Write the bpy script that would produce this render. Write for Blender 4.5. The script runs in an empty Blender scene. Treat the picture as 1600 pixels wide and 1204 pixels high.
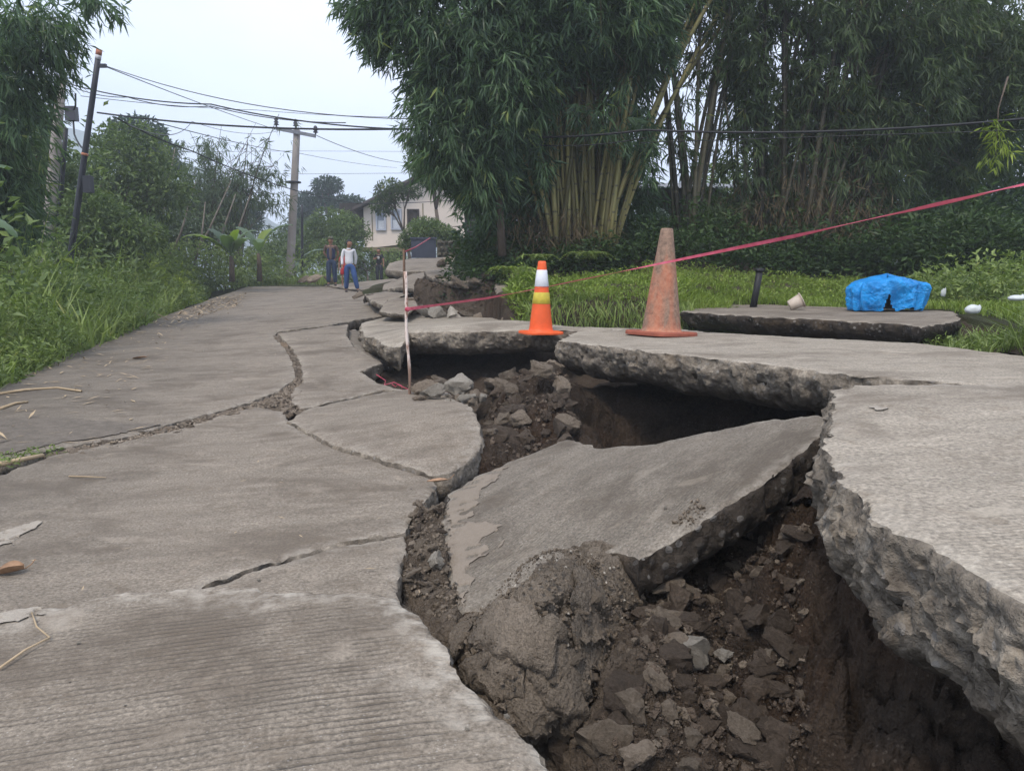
import bpy, bmesh, math, random
import numpy as np
from mathutils import Vector, Matrix
from mathutils.geometry import delaunay_2d_cdt

random.seed(7)
RNG = np.random.default_rng(7)
S = bpy.context.scene
COL = S.collection
R = math.radians

# ------------------------------------------------------------------ camera
FPX, PITCH, CAMZ = 1180.0, R(8.3), 1.0
cam_data = bpy.data.cameras.new('camera')
cam_data.sensor_fit = 'HORIZONTAL'
cam_data.sensor_width = 36.0
cam_data.lens = 36.0 * FPX / 1600.0
cam_data.clip_start = 0.05
cam_data.clip_end = 3000.0
cam = bpy.data.objects.new('camera', cam_data)
COL.objects.link(cam)
cam.location = (0, 0, CAMZ)
cam.rotation_euler = (R(90) - PITCH, 0, 0)
S.camera = cam

# ------------------------------------------------------------------ world, sun, exposure
SUN_EL, SUN_AZ = R(58), R(205)
world = bpy.data.worlds.new('World')
S.world = world
world.use_nodes = True
wn, wl = world.node_tree.nodes, world.node_tree.links
wn.clear()
out = wn.new('ShaderNodeOutputWorld')
mixs = wn.new('ShaderNodeMixShader')
mixs.inputs[0].default_value = 0.9
sky = wn.new('ShaderNodeTexSky')
sky.sky_type = 'NISHITA'
sky.sun_disc = False
sky.sun_elevation = SUN_EL
sky.sun_rotation = SUN_AZ
b1 = wn.new('ShaderNodeBackground'); b1.inputs[1].default_value = 0.1
wl.new(sky.outputs[0], b1.inputs[0])
tc = wn.new('ShaderNodeTexCoord')
mp = wn.new('ShaderNodeMapping'); mp.inputs['Scale'].default_value = (1.2, 1.2, 3.2)
nz = wn.new('ShaderNodeTexNoise'); nz.inputs['Scale'].default_value = 1.35
nz.inputs['Detail'].default_value = 5; nz.inputs['Roughness'].default_value = 0.5
wl.new(tc.outputs['Generated'], mp.inputs[0]); wl.new(mp.outputs[0], nz.inputs[0])
rp = wn.new('ShaderNodeValToRGB')
rp.color_ramp.elements[0].position = 0.3; rp.color_ramp.elements[0].color = (0.47, 0.565, 0.76, 1)
rp.color_ramp.elements[1].position = 0.7; rp.color_ramp.elements[1].color = (0.82, 0.87, 1.0, 1)
wl.new(nz.outputs[0], rp.inputs[0])
sx = wn.new('ShaderNodeSeparateXYZ'); wl.new(tc.outputs['Generated'], sx.inputs[0])
mr = wn.new('ShaderNodeMapRange')
mr.inputs['From Min'].default_value = 0.0; mr.inputs['From Max'].default_value = 0.42
mr.inputs['To Min'].default_value = 0.80; mr.inputs['To Max'].default_value = 1.25
wl.new(sx.outputs['Z'], mr.inputs[0])
b2 = wn.new('ShaderNodeBackground')
wl.new(rp.outputs[0], b2.inputs[0]); wl.new(mr.outputs[0], b2.inputs[1])
wl.new(b1.outputs[0], mixs.inputs[1]); wl.new(b2.outputs[0], mixs.inputs[2])
wl.new(mixs.outputs[0], out.inputs[0])

sun_data = bpy.data.lights.new('sun', 'SUN')
sun_data.energy = 1.5
sun_data.angle = R(14)
sun_data.color = (1.0, 0.89, 0.76)
sun = bpy.data.objects.new('sun', sun_data)
COL.objects.link(sun)
_sd = Vector((math.sin(SUN_AZ) * math.cos(SUN_EL), math.cos(SUN_AZ) * math.cos(SUN_EL), math.sin(SUN_EL)))
sun.rotation_euler = _sd.to_track_quat('Z', 'Y').to_euler()
sun.location = _sd * 50
S.view_settings.view_transform = 'Standard'
S.view_settings.look = 'None'
S.view_settings.exposure = 0.76
S.view_settings.gamma = 1.0
S.view_settings.use_curve_mapping = False
S.render.engine = 'CYCLES'
S.cycles.max_bounces = 6
S.cycles.diffuse_bounces = 3
S.cycles.transmission_bounces = 4
S.cycles.volume_bounces = 2

# ------------------------------------------------------------------ maths helpers
cp, sp = math.cos(PITCH), math.sin(PITCH)
def ray(px, py):
    u = (px - 800.0) / FPX; v = (602.0 - py) / FPX
    d = (u, cp + v * sp, -sp + v * cp)
    return d[0] / d[1], d[2] / d[1]        # x and z slopes per metre of world y
def P(px, py, y):
    """the point of the place that the photograph shows at this pixel, y metres ahead"""
    a, b = ray(px, py)
    return Vector((a * y, y, CAMZ + b * y))
def PX(px, y):
    return (px - 800.0) / FPX * y * 1.0

class TPS:
    def __init__(s, pts, reg=0.002):
        p = np.array(pts, float); s.c = p[:, :2].copy(); n = len(p)
        K = s.k(np.linalg.norm(s.c[:, None] - s.c[None], axis=2)) + np.eye(n) * reg
        Q = np.hstack([np.ones((n, 1)), s.c]); A = np.zeros((n + 3, n + 3))
        A[:n, :n] = K; A[:n, n:] = Q; A[n:, :n] = Q.T
        s.w = np.linalg.solve(A, np.concatenate([p[:, 2], np.zeros(3)]))
    @staticmethod
    def k(r):
        return np.where(r > 1e-9, r * r * np.log(np.maximum(r, 1e-9)), 0.0)
    def __call__(s, x, y):
        x = np.asarray(x, float); y = np.asarray(y, float); sh = np.broadcast(x, y).shape
        X = np.broadcast_to(x, sh).ravel(); Y = np.broadcast_to(y, sh).ravel()
        o = np.empty(len(X)); n = len(s.c)
        for i in range(0, len(X), 20000):
            a = X[i:i + 20000]; b = Y[i:i + 20000]
            r = np.hypot(a[:, None] - s.c[None, :, 0], b[:, None] - s.c[None, :, 1])
            o[i:i + 20000] = s.k(r) @ s.w[:n] + s.w[n] + s.w[n + 1] * a + s.w[n + 2] * b
        return o.reshape(sh)
def tz(lst, **k):
    """surface through pixels of known height: (px, py, z)"""
    o = []
    for px, py, z in lst:
        a, b = ray(px, py); y = (z - CAMZ) / b
        o.append((a * y, y, z))
    return TPS(o, **k)
_YS = np.geomspace(0.5, 70, 900)
def hit(fn, px, py):
    a, b = ray(px, py)
    f = (CAMZ + b * _YS) - fn(a * _YS, _YS)
    i = np.nonzero((f[:-1] > 0) & (f[1:] <= 0))[0]
    if len(i) == 0:
        j = int(np.argmin(np.abs(f))); y = _YS[j]
    else:
        j = i[0]; t = f[j] / (f[j] - f[j + 1]); y = _YS[j] + t * (_YS[j + 1] - _YS[j])
    return Vector((a * y, y, float(fn(a * y, y))))

_PERM = RNG.permutation(512)
def _h(ix, iy, iz):
    return _PERM[(_PERM[(_PERM[ix & 511] + iy) & 511] + iz) & 511]
_G = RNG.normal(size=(512, 3)); _G /= np.linalg.norm(_G, axis=1)[:, None]
def pnoise(p):
    p = np.asarray(p, float); i = np.floor(p).astype(int); f = p - i
    w = f * f * f * (f * (f * 6 - 15) + 10); r = 0
    for dx in (0, 1):
        for dy in (0, 1):
            for dz in (0, 1):
                g = _G[_h(i[:, 0] + dx, i[:, 1] + dy, i[:, 2] + dz)]
                d = (g * (f - np.array([dx, dy, dz]))).sum(1)
                wt = (w[:, 0] if dx else 1 - w[:, 0]) * (w[:, 1] if dy else 1 - w[:, 1]) * (w[:, 2] if dz else 1 - w[:, 2])
                r = r + d * wt
    return r
def fbm(p, freq=1.0, octs=4, rough=0.5, seed=0.0):
    p = np.asarray(p, float)
    if p.shape[1] == 2: p = np.column_stack([p, np.zeros(len(p))])
    a, s = 1.0, 0
    for k in range(octs):
        s = s + a * pnoise(p * freq + seed + k * 17.3); freq *= 2; a *= rough
    return s
def billow(p, freq, octs=3, rough=0.5, seed=0.0):
    p = np.asarray(p, float); a, s = 1.0, 0
    for k in range(octs):
        s = s + a * (0.35 - np.abs(pnoise(p * freq + seed + k * 9.1)) * 1.6); freq *= 2.1; a *= rough
    return s
def cells(x, y, f, seed=0):
    """crazed ground: a height per cell and the closeness to a cell's border"""
    x = np.asarray(x) * f; y = np.asarray(y) * f; ix = np.floor(x).astype(int); iy = np.floor(y).astype(int)
    d1 = np.full(x.shape, 9.0); d2 = d1.copy(); v = np.zeros(x.shape)
    for a in (-1, 0, 1):
        for b in (-1, 0, 1):
            h = _h(ix + a, iy + b, seed + 0 * ix); g = _G[h]
            r = np.hypot(ix + a + .5 + g[:, 0] * .45 - x, iy + b + .5 + g[:, 1] * .45 - y)
            # each cell leans its own way
            hh = g[:, 2] * .6 + (g[:, 0] * (x - ix - a - .5) + g[:, 1] * (y - iy - b - .5)) * .7
            n = r < d1; d2 = np.where(n, d1, np.minimum(d2, r)); v = np.where(n, hh, v); d1 = np.where(n, r, d1)
    return v, np.exp(-(d2 - d1) / .07)
def inpoly(x, y, poly):
    x = np.asarray(x); y = np.asarray(y); c = np.zeros(x.shape, bool); n = len(poly); j = n - 1
    for i in range(n):
        xi, yi = poly[i]; xj, yj = poly[j]
        if yi != yj:
            c ^= ((yi > y) != (yj > y)) & (x < (xj - xi) * (y - yi) / (yj - yi) + xi)
        j = i
    return c

# ------------------------------------------------------------------ object helpers
def tag(o, label=None, cat=None, group=None, kind=None):
    if label: o['label'] = label
    if cat: o['category'] = cat
    if group: o['group'] = group
    if kind: o['kind'] = kind
    return o
def empty(name, loc, label=None, cat=None, group=None, kind=None):
    o = bpy.data.objects.new(name, None); COL.objects.link(o); o.location = loc
    o.empty_display_size = 0.2
    return tag(o, label, cat, group, kind)
def link(name, me, parent=None, loc=None):
    """mesh is in world coordinates: the origin goes to its thing, or to loc"""
    o = bpy.data.objects.new(name, me); COL.objects.link(o)
    if parent is not None: o.parent = parent
    if loc is not None: o.location = loc
    return o
def mesh(name, V, F, mats, parent=None, smooth=True, attrs=None, mi=None, origin=None, world=True):
    """V world coordinates (n,3); F (m,3|4) array or list of index lists"""
    V = np.asarray(V, float)
    if origin is None:
        if parent is not None: org = np.array(wpos(parent))
        else:
            org = V.mean(0); org[2] = V[:, 2].min()
    else: org = np.array(origin, float)
    me = bpy.data.meshes.new(name)
    W = V - org
    if isinstance(F, np.ndarray):
        m, k = F.shape
        me.vertices.add(len(W)); me.vertices.foreach_set('co', W.astype(np.float32).ravel())
        me.loops.add(m * k); me.loops.foreach_set('vertex_index', F.astype(np.int32).ravel())
        me.polygons.add(m); me.polygons.foreach_set('loop_start', (np.arange(m) * k).astype(np.int32))
        try: me.polygons.foreach_set('loop_total', np.full(m, k, np.int32))
        except Exception: pass
    else:
        me.from_pydata([tuple(v) for v in W], [], F)
    if not isinstance(mats, (list, tuple)): mats = [mats]
    for m_ in mats: me.materials.append(m_)
    n = len(me.polygons)
    if mi is not None: me.polygons.foreach_set('material_index', np.asarray(mi, np.int32))
    me.polygons.foreach_set('use_smooth', np.full(n, bool(smooth)))
    if attrs:
        for k_, a in attrs.items():
            at = me.attributes.new(k_, 'FLOAT', 'POINT'); at.data.foreach_set('value', np.asarray(a, np.float32))
    me.update(); me.validate()
    o = bpy.data.objects.new(name, me); COL.objects.link(o)
    if parent is not None:
        o.parent = parent; o.location = Vector(org) - wpos(parent)
    else: o.location = org
    return o
def wpos(o):
    v = Vector((0, 0, 0))
    while o is not None:
        v = v + o.location; o = o.parent
    return v

class MB:
    def __init__(s): s.v = []; s.f = []
    def add(s, vs, fs):
        b = len(s.v); s.v += [tuple(v) for v in vs]; s.f += [[i + b for i in f] for f in fs]; return s
    def box(s, c, d, rot=None):
        c = Vector(c); d = Vector(d) / 2; vs = []
        for x in (-1, 1):
            for y in (-1, 1):
                for z in (-1, 1):
                    p = Vector((x * d.x, y * d.y, z * d.z))
                    if rot: p = rot @ p
                    vs.append(c + p)
        return s.add(vs, [[0, 1, 3, 2], [4, 6, 7, 5], [0, 4, 5, 1], [2, 3, 7, 6], [0, 2, 6, 4], [1, 5, 7, 3]])
    def tube(s, pts, rad, n=8, cap=True):
        pts = [Vector(p) for p in pts]
        if not hasattr(rad, '__len__'): rad = [rad] * len(pts)
        base = len(s.v); u = None
        for i, p in enumerate(pts):
            t = (pts[min(i + 1, len(pts) - 1)] - pts[max(i - 1, 0)]).normalized()
            if u is None:
                u = t.orthogonal().normalized()
            else:
                u = (u - t * u.dot(t)).normalized()
            w = t.cross(u)
            for k in range(n):
                a = 2 * math.pi * k / n
                s.v.append(tuple(p + (u * math.cos(a) + w * math.sin(a)) * rad[i]))
        for i in range(len(pts) - 1):
            for k in range(n):
                a = base + i * n + k; b = base + i * n + (k + 1) % n
                s.f.append([a, b, b + n, a + n])
        if cap:
            s.f.append([base + k for k in range(n)][::-1]); e = base + (len(pts) - 1) * n
            s.f.append([e + k for k in range(n)])
        return s
    def lathe(s, c, prof, n=32, axis=None):
        c = Vector(c); base = len(s.v); M = axis or Matrix.Identity(3)
        for r, z in prof:
            for k in range(n):
                a = 2 * math.pi * k / n
                s.v.append(tuple(c + M @ Vector((r * math.cos(a), r * math.sin(a), z))))
        for i in range(len(prof) - 1):
            for k in range(n):
                a = base + i * n + k; b = base + i * n + (k + 1) % n
                s.f.append([a, b, b + n, a + n])
        return s
    def ball(s, c, r, n=10, m=7):
        c = Vector(c); r = Vector(r) if hasattr(r, '__len__') else Vector((r, r, r))
        base = len(s.v)
        for i in range(m + 1):
            th = math.pi * i / m
            for k in range(n):
                a = 2 * math.pi * k / n
                s.v.append(tuple(c + Vector((r.x * math.sin(th) * math.cos(a), r.y * math.sin(th) * math.sin(a), r.z * math.cos(th)))))
        for i in range(m):
            for k in range(n):
                a = base + i * n + k; b = base + i * n + (k + 1) % n
                s.f.append([a, a + n, b + n, b])
        return s
    def build(s, name, mat, parent=None, smooth=False, origin=None):
        return mesh(name, np.array(s.v), s.f, mat, parent, smooth, origin=origin)

# ------------------------------------------------------------------ materials
def newmat(name):
    m = bpy.data.materials.new(name); m.use_nodes = True
    nt = m.node_tree; nt.nodes.clear()
    o = nt.nodes.new('ShaderNodeOutputMaterial'); b = nt.nodes.new('ShaderNodeBsdfPrincipled')
    nt.links.new(b.outputs[0], o.inputs[0])
    b.inputs['Specular IOR Level'].default_value = 0.25
    return m, nt, b, o
class N:
    """small node-graph writer"""
    def __init__(s, nt): s.nt = nt
    def n(s, t, **kw):
        x = s.nt.nodes.new(t)
        for k, v in kw.items():
            if k.startswith('_'): setattr(x, k[1:], v)
            else:
                inp = x.inputs[int(k[1:])] if k[0] == 'i' and k[1:].isdigit() else x.inputs[k.replace('__', ' ')]
                if hasattr(v, 'is_linked') or isinstance(v, bpy.types.NodeSocket): s.nt.links.new(v, inp)
                else: inp.default_value = v
        return x
    def coord(s, which='Object', scale=(1, 1, 1), rot=(0, 0, 0)):
        t = s.n('ShaderNodeTexCoord')
        return s.n('ShaderNodeMapping', i0=t.outputs[which], Scale=scale, Rotation=rot).outputs[0]
    def noise(s, vec, scale, detail=4, rough=0.55, dist=0.0):
        return s.n('ShaderNodeTexNoise', Vector=vec, Scale=scale, Detail=detail, Roughness=rough, Distortion=dist).outputs[0]
    def vor(s, vec, scale, feature='F1', out=0):
        return s.n('ShaderNodeTexVoronoi', _feature=feature, Vector=vec, Scale=scale).outputs[out]
    def ramp(s, fac, stops):
        r = s.n('ShaderNodeValToRGB', i0=fac); cr = r.color_ramp
        while len(cr.elements) < len(stops): cr.elements.new(0.5)
        for e, (p, c) in zip(cr.elements, stops):
            e.position = p; e.color = (c[0], c[1], c[2], 1) if hasattr(c, '__len__') else (c, c, c, 1)
        return r.outputs[0]
    def mix(s, fac, a, b, mode='MIX'):
        x = s.n('ShaderNodeMix', _data_type='RGBA', _blend_type=mode)
        for i, v in ((0, fac), (6, a), (7, b)):
            if isinstance(v, bpy.types.NodeSocket): s.nt.links.new(v, x.inputs[i])
            elif i == 0: x.inputs[i].default_value = v
            else: x.inputs[i].default_value = (*v, 1) if hasattr(v, '__len__') else (v, v, v, 1)
        return x.outputs[2]
    def m(s, op, a, b=0.0, c=None, clamp=False):
        x = s.n('ShaderNodeMath', _operation=op, _use_clamp=clamp)
        for i, v in enumerate((a, b) + ((c,) if c is not None else ())):
            if isinstance(v, bpy.types.NodeSocket): s.nt.links.new(v, x.inputs[i])
            else: x.inputs[i].default_value = v
        return x.outputs[0]
    def attr(s, name): return s.n('ShaderNodeAttribute', _attribute_name=name).outputs['Fac']
    def bump(s, h, dist, strength=1.0, prev=None):
        x = s.n('ShaderNodeBump', Height=h, Distance=dist, Strength=strength)
        if prev is not None: s.nt.links.new(prev, x.inputs['Normal'])
        return x.outputs[0]

def concrete_top(name, angle=0.0, groove=1.0, base=(0.208, 0.176, 0.138), dark=0.0, spacing=0.022):
    m, nt, b, o = newmat(name); g = N(nt)
    geo = g.n('ShaderNodeNewGeometry').outputs['Position']
    rot = g.n('ShaderNodeMapping', i0=geo, Rotation=(0, 0, angle)).outputs[0]
    big = g.noise(rot, 0.9, 5, 0.6); mid = g.noise(rot, 5.0, 5, 0.6); fine = g.noise(rot, 95, 3, 0.7)
    stretch = g.n('ShaderNodeMapping', i0=rot, Scale=(0.35, 2.2, 1)).outputs[0]
    streak = g.noise(stretch, 6, 5, 0.65)
    c1 = g.mix(g.ramp(big, [(0.32, 0.0), (0.68, 1.0)]), tuple(x * 0.80 for x in base), tuple(x * 1.16 for x in base))
    c2 = g.mix(0.55, c1, g.ramp(mid, [(0.25, tuple(x * 0.68 for x in base)), (0.5, base), (0.75, tuple(x * 1.3 for x in base))]))
    c3 = g.mix(0.5, c2, g.ramp(streak, [(0.3, tuple(x * 0.66 for x in base)), (0.7, tuple(x * 1.25 for x in base))]))
    # fine speckle of sand and small pale stones
    c4 = g.mix(1.0, c3, g.ramp(fine, [(0.28, 0.50), (0.5, 1.0), (0.72, 1.55)]), 'MULTIPLY')
    sp1 = g.vor(rot, 70); spm = g.m('MULTIPLY', g.m('LESS_THAN', sp1, 0.16), g.m('GREATER_THAN', g.noise(rot, 14, 2), 0.52))
    c4 = g.mix(g.m('MULTIPLY', spm, 0.45), c4, (0.42, 0.39, 0.35))
    # smooth pale patches where cement laitance or dried mud lies
    pat = g.noise(g.n('ShaderNodeMapping', i0=rot, Scale=(0.8, 1.6, 1)).outputs[0], 2.7, 3, 0.5, 0.6)
    patm = g.ramp(pat, [(0.655, 0.0), (0.675, 1.0)])
    c5 = g.mix(g.m('MULTIPLY', patm, 0.45), c4, tuple(x * 1.35 for x in base))
    st1 = g.noise(g.n('ShaderNodeMapping', i0=rot, Scale=(.7, 1, 1), Location=(3.1, 7.7, 0)).outputs[0], 1.9, 7, 0.72, 0.4)
    c5 = g.mix(g.ramp(st1, [(0.48, 0.0), (0.62, 0.72)]), c5, tuple(x * f for x, f in zip(base, (.50, .47, .45))))
    st2 = g.noise(g.n('ShaderNodeMapping', i0=rot, Location=(9.1, 1.7, 0)).outputs[0], 7.5, 6, 0.75, 0.3)
    c5 = g.mix(g.ramp(st2, [(0.54, 0.0), (0.66, 0.55)]), c5, tuple(x * f for x, f in zip(base, (.60, .55, .50))))
    c5 = g.mix(g.ramp(g.noise(g.n('ShaderNodeMapping', i0=rot, Location=(1.1, 5.7, 0)).outputs[0], 4.2, 6, 0.7, 0.5), [(0.60, 0.0), (0.68, 0.5)]), c5, tuple(x * f for x, f in zip(base, (1.45, 1.42, 1.38))))
    rim = g.attr('rim')
    rn = g.m('MULTIPLY', rim, g.ramp(g.noise(rot, 16, 4, 0.6), [(0.42, 0.0), (0.66, 1.0)]))
    c6 = g.mix(g.m('MULTIPLY', rn, 0.42), c5, (0.44, 0.40, 0.335))
    dirt = g.attr('dirt')
    dn = g.m('MULTIPLY', dirt, g.ramp(g.noise(rot, 3.0, 5, 0.65), [(0.25, 0.35), (0.6, 1.0)]))
    c7 = g.mix(g.m('MULTIPLY', dn, 0.8), c6, (0.085, 0.075, 0.062))
    b.inputs['Roughness'].default_value = 0.93
    # broom grooves across the carriageway
    wv = g.n('ShaderNodeTexWave', _wave_type='BANDS', _bands_direction='Y', Vector=g.n('ShaderNodeMapping', i0=rot, Scale=(1, 1, 1)).outputs[0],
             Scale=0.314 / spacing, Distortion=1.3, Detail=3, i4=1.6).outputs['Fac']
    brk = g.noise(g.n('ShaderNodeMapping', i0=rot, Scale=(5, 30, 1)).outputs[0], 1.0, 3, 0.6)
    gm = g.m('MULTIPLY', g.ramp(big, [(0.34, 0.15), (0.6, 1.0)]), g.m('SUBTRACT', 1.0, g.m('MAXIMUM', patm, g.m('MULTIPLY', rim, 0.9))))
    gm = g.m('MULTIPLY', gm, g.ramp(brk, [(0.36, 0.15), (0.56, 1.0)]))
    gr = g.m('MULTIPLY', g.ramp(wv, [(0.0, 0.0), (0.45, 1.0)]), gm)
    gr2 = g.m('ADD', gr, g.m('SUBTRACT', 1.0, gm))
    c8 = g.mix(g.m('MULTIPLY', g.m('SUBTRACT', 1.0, gr2), .55 * groove), c7, tuple(x * .42 for x in base))
    nt.links.new(c8, b.inputs['Base Color'])
    h = g.m('ADD', g.m('MULTIPLY', gr2, 1.0 * groove), g.m('MULTIPLY', fine, 0.8))
    n1 = g.bump(h, 0.006, 0.9)
    n2 = g.bump(mid, 0.02, 0.35, n1)
    nt.links.new(n2, b.inputs['Normal'])
    return m

def broken_face(name, lo=(0.055, 0.045, 0.036), hi=(0.50, 0.432, 0.338), tan=0.35):
    m, nt, b, o = newmat(name); g = N(nt)
    c = g.n('ShaderNodeNewGeometry').outputs['Position']
    a = g.noise(c, 9, 6, 0.7, 0.3); s2 = g.noise(c, 34, 4, 0.65); v = g.vor(c, 24, out=1)
    vd = g.vor(c, 24)
    c1 = g.ramp(g.mix(0.45, a, s2), [(0.34, lo), (0.52, tuple((x + y) * .42 for x, y in zip(lo, hi))), (0.70, hi)])
    agg = g.ramp(v, [(0.1, (0.07, 0.068, 0.065)), (0.5, (0.19, 0.18, 0.165)), (0.9, (0.38, 0.36, 0.33))])
    sel = g.m('MULTIPLY', g.m('LESS_THAN', vd, 0.30), g.m('GREATER_THAN', g.noise(c, 6, 2), 0.5))
    c2 = g.mix(g.m('MULTIPLY', sel, 0.55), c1, agg)
    c3 = g.mix(g.m('MULTIPLY', g.ramp(g.noise(c, 3.1, 3), [(0.55, 0.0), (0.72, 1.0)]), tan), c2, (0.22, 0.15, 0.08))
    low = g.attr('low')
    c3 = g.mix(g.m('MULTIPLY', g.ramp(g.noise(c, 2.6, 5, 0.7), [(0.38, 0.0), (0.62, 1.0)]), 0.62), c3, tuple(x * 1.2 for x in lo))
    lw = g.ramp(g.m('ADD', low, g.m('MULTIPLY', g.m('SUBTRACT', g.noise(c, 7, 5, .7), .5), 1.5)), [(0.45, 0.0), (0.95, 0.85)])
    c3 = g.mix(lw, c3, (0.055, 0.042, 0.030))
    nt.links.new(c3, b.inputs['Base Color']); b.inputs['Roughness'].default_value = 0.95
    h = g.m('ADD', g.m('MULTIPLY', s2, 0.8), g.m('MULTIPLY', g.m('SUBTRACT', 0.5, vd), 0.5))
    n1 = g.bump(h, 0.02, 0.9); n2 = g.bump(g.noise(c, 150, 2, 0.7), 0.004, 0.8, n1)
    nt.links.new(n2, b.inputs['Normal'])
    return m

def soil_mat(name, dark=(0.015, 0.0108, 0.0078), mid=(0.056, 0.040, 0.028), light=(0.165, 0.132, 0.10), red=(0.058, 0.034, 0.020)):
    m, nt, b, o = newmat(name); g = N(nt)
    c = g.n('ShaderNodeNewGeometry').outputs['Position']
    a = g.noise(c, 2.6, 6, 0.62); f = g.noise(c, 40, 4, 0.7); r = g.noise(c, 1.7, 3, 0.5)
    dry = g.attr('dry')
    c1 = g.ramp(g.mix(0.4, a, f), [(0.3, dark), (0.5, mid), (0.72, tuple(x * 1.6 for x in mid))])
    c2 = g.mix(g.m('MULTIPLY', g.ramp(r, [(0.52, 0.0), (0.66, 1.0)]), 0.7), c1, red)
    c3 = g.mix(g.m('MULTIPLY', dry, g.ramp(f, [(0.2, 0.6), (0.6, 1.0)])), c2, g.mix(f, tuple(x * .7 for x in light), tuple(x * 1.25 for x in light)))
    c3 = g.mix(g.m('MULTIPLY', g.m('LESS_THAN', g.vor(c, 60), .22), g.ramp(g.noise(c, 5, 3), [(.45, 0.0), (.6, .55)])), c3, (.17, .14, .11))
    nt.links.new(c3, b.inputs['Base Color']); b.inputs['Roughness'].default_value = 1.0
    gv = g.vor(c, 75); n0 = g.bump(g.noise(c, 15, 6, .75), .06, .8); n1 = g.bump(f, 0.03, 1.0, n0); n2 = g.bump(g.m('ADD', g.noise(c, 150, 3, 0.7), g.m('MULTIPLY', gv, -.8)), 0.008, 1.0, n1)
    nt.links.new(n2, b.inputs['Normal'])
    return m

def rock_mat(name, a=(0.10, 0.088, 0.075), b_=(0.23, 0.21, 0.185)):
    m, nt, b, o = newmat(name); g = N(nt)
    c = g.coord('Object'); oi = g.n('ShaderNodeObjectInfo').outputs['Random']
    c = g.n('ShaderNodeVectorMath', _operation='ADD', i0=c, i1=g.n('ShaderNodeCombineXYZ', i0=g.m('MULTIPLY', oi, 9.0)).outputs[0]).outputs[0]
    n = g.noise(c, 12, 6, 0.7); f = g.noise(c, 70, 3, 0.7)
    c1 = g.ramp(g.mix(0.35, n, f), [(0.32, a), (0.68, b_)])
    c2 = g.mix(1.0, c1, g.mix(oi, 0.72, 1.25), 'MULTIPLY')
    nt.links.new(c2, b.inputs['Base Color']); b.inputs['Roughness'].default_value = 0.95
    nt.links.new(g.bump(g.m('ADD', n, g.m('MULTIPLY', f, .7)), 0.05, 0.8), b.inputs['Normal'])
    return m

def leaf_mat(name, a, b_, trans=0.25, rough=0.5, yellow=None):
    """a, b_: colour range chosen by the per-leaf 'tint'; leaves let some light through"""
    m, nt, b, o = newmat(name); g = N(nt)
    t = g.attr('tint')
    stops = [(0.0, a), (0.85, b_)] + ([(0.97, yellow)] if yellow else [])
    c = g.ramp(t, stops)
    nt.links.new(c, b.inputs['Base Color']); b.inputs['Roughness'].default_value = rough
    b.inputs['Specular IOR Level'].default_value = 0.3
    tr = g.n('ShaderNodeBsdfTranslucent', Color=g.mix(1.0, c, (1.3, 1.5, 0.6), 'MULTIPLY'))
    mx = g.n('ShaderNodeMixShader', i0=trans)
    nt.links.new(b.outputs[0], mx.inputs[1]); nt.links.new(tr.outputs[0], mx.inputs[2])
    nt.links.new(mx.outputs[0], o.inputs[0])
    return m

def plain(name, col, rough=0.7, var=0.25, scale=8, metal=0.0, spec=0.3, col2=None, bump=0.0):
    m, nt, b, o = newmat(name); g = N(nt)
    c = g.coord('Object'); n = g.noise(c, scale, 5, 0.6)
    col2 = col2 or tuple(x * (1 - var) for x in col)
    nt.links.new(g.ramp(n, [(0.3, col2), (0.7, col)]), b.inputs['Base Color'])
    b.inputs['Roughness'].default_value = rough; b.inputs['Metallic'].default_value = metal
    b.inputs['Specular IOR Level'].default_value = spec
    if bump: nt.links.new(g.bump(g.noise(c, scale * 4, 4, 0.6), bump, 0.8), b.inputs['Normal'])
    return m
M = {}
AX = R(-16.9)      # the carriageway's cross direction
def flat_patch(name, a, b_):
    m, nt, b, o = newmat(name); g = N(nt); c = g.n('ShaderNodeNewGeometry').outputs['Position']
    n = g.noise(c, 14, 6, .7); f = g.noise(c, 90, 3, .7)
    nt.links.new(g.ramp(g.mix(.4, n, f), [(.3, a), (.7, b_)]), b.inputs['Base Color']); b.inputs['Roughness'].default_value = .95
    nt.links.new(g.bump(g.m('ADD', n, f), .008, .9), b.inputs['Normal']); return m
M['mortar'] = flat_patch('pale_mortar_splash', (.25, .215, .175), (.40, .36, .30))
M['mud_sheet'] = flat_patch('dried_mud_film', (.19, .156, .120), (.245, .205, .162))
M['dark_grit'] = flat_patch('dark_gritty_dirt', (.075, .065, .053), (.20, .17, .138))
M['road'] = concrete_top('broomed_concrete', AX, 1.0)
M['road_smooth'] = concrete_top('worn_concrete', AX, 0.5, base=(0.215, 0.182, 0.143), spacing=0.016)
M['road_tilt'] = concrete_top('broomed_concrete_tilted', R(-48), 0.42, base=(0.170, 0.146, 0.116), spacing=0.014)
M['road_pale'] = concrete_top('broomed_concrete_pale', R(-4), 0.42, base=(0.285, 0.249, 0.199), spacing=0.015)
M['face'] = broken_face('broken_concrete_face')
M['face_dark'] = broken_face('broken_concrete_face_shade_toned', (0.022, 0.017, 0.013), (0.10, 0.082, 0.064), 0.3)  # moist concrete, its colour also darkened for shade under the tilted slab
M['soil'] = soil_mat('dark_soil')
M['rock_grey'] = rock_mat('grey_rubble', (0.12, 0.094, 0.069), (0.33, 0.268, 0.20))
M['rock_brown'] = rock_mat('earthy_clod', (0.048, 0.036, 0.026), (0.165, 0.125, 0.092))
M['rock_pale'] = rock_mat('pale_rubble', (0.30, 0.265, 0.215), (0.55, 0.50, 0.42))
M['rock_tan'] = rock_mat('tan_crumbs', (0.20, 0.15, 0.105), (0.38, 0.32, 0.25))
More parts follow.
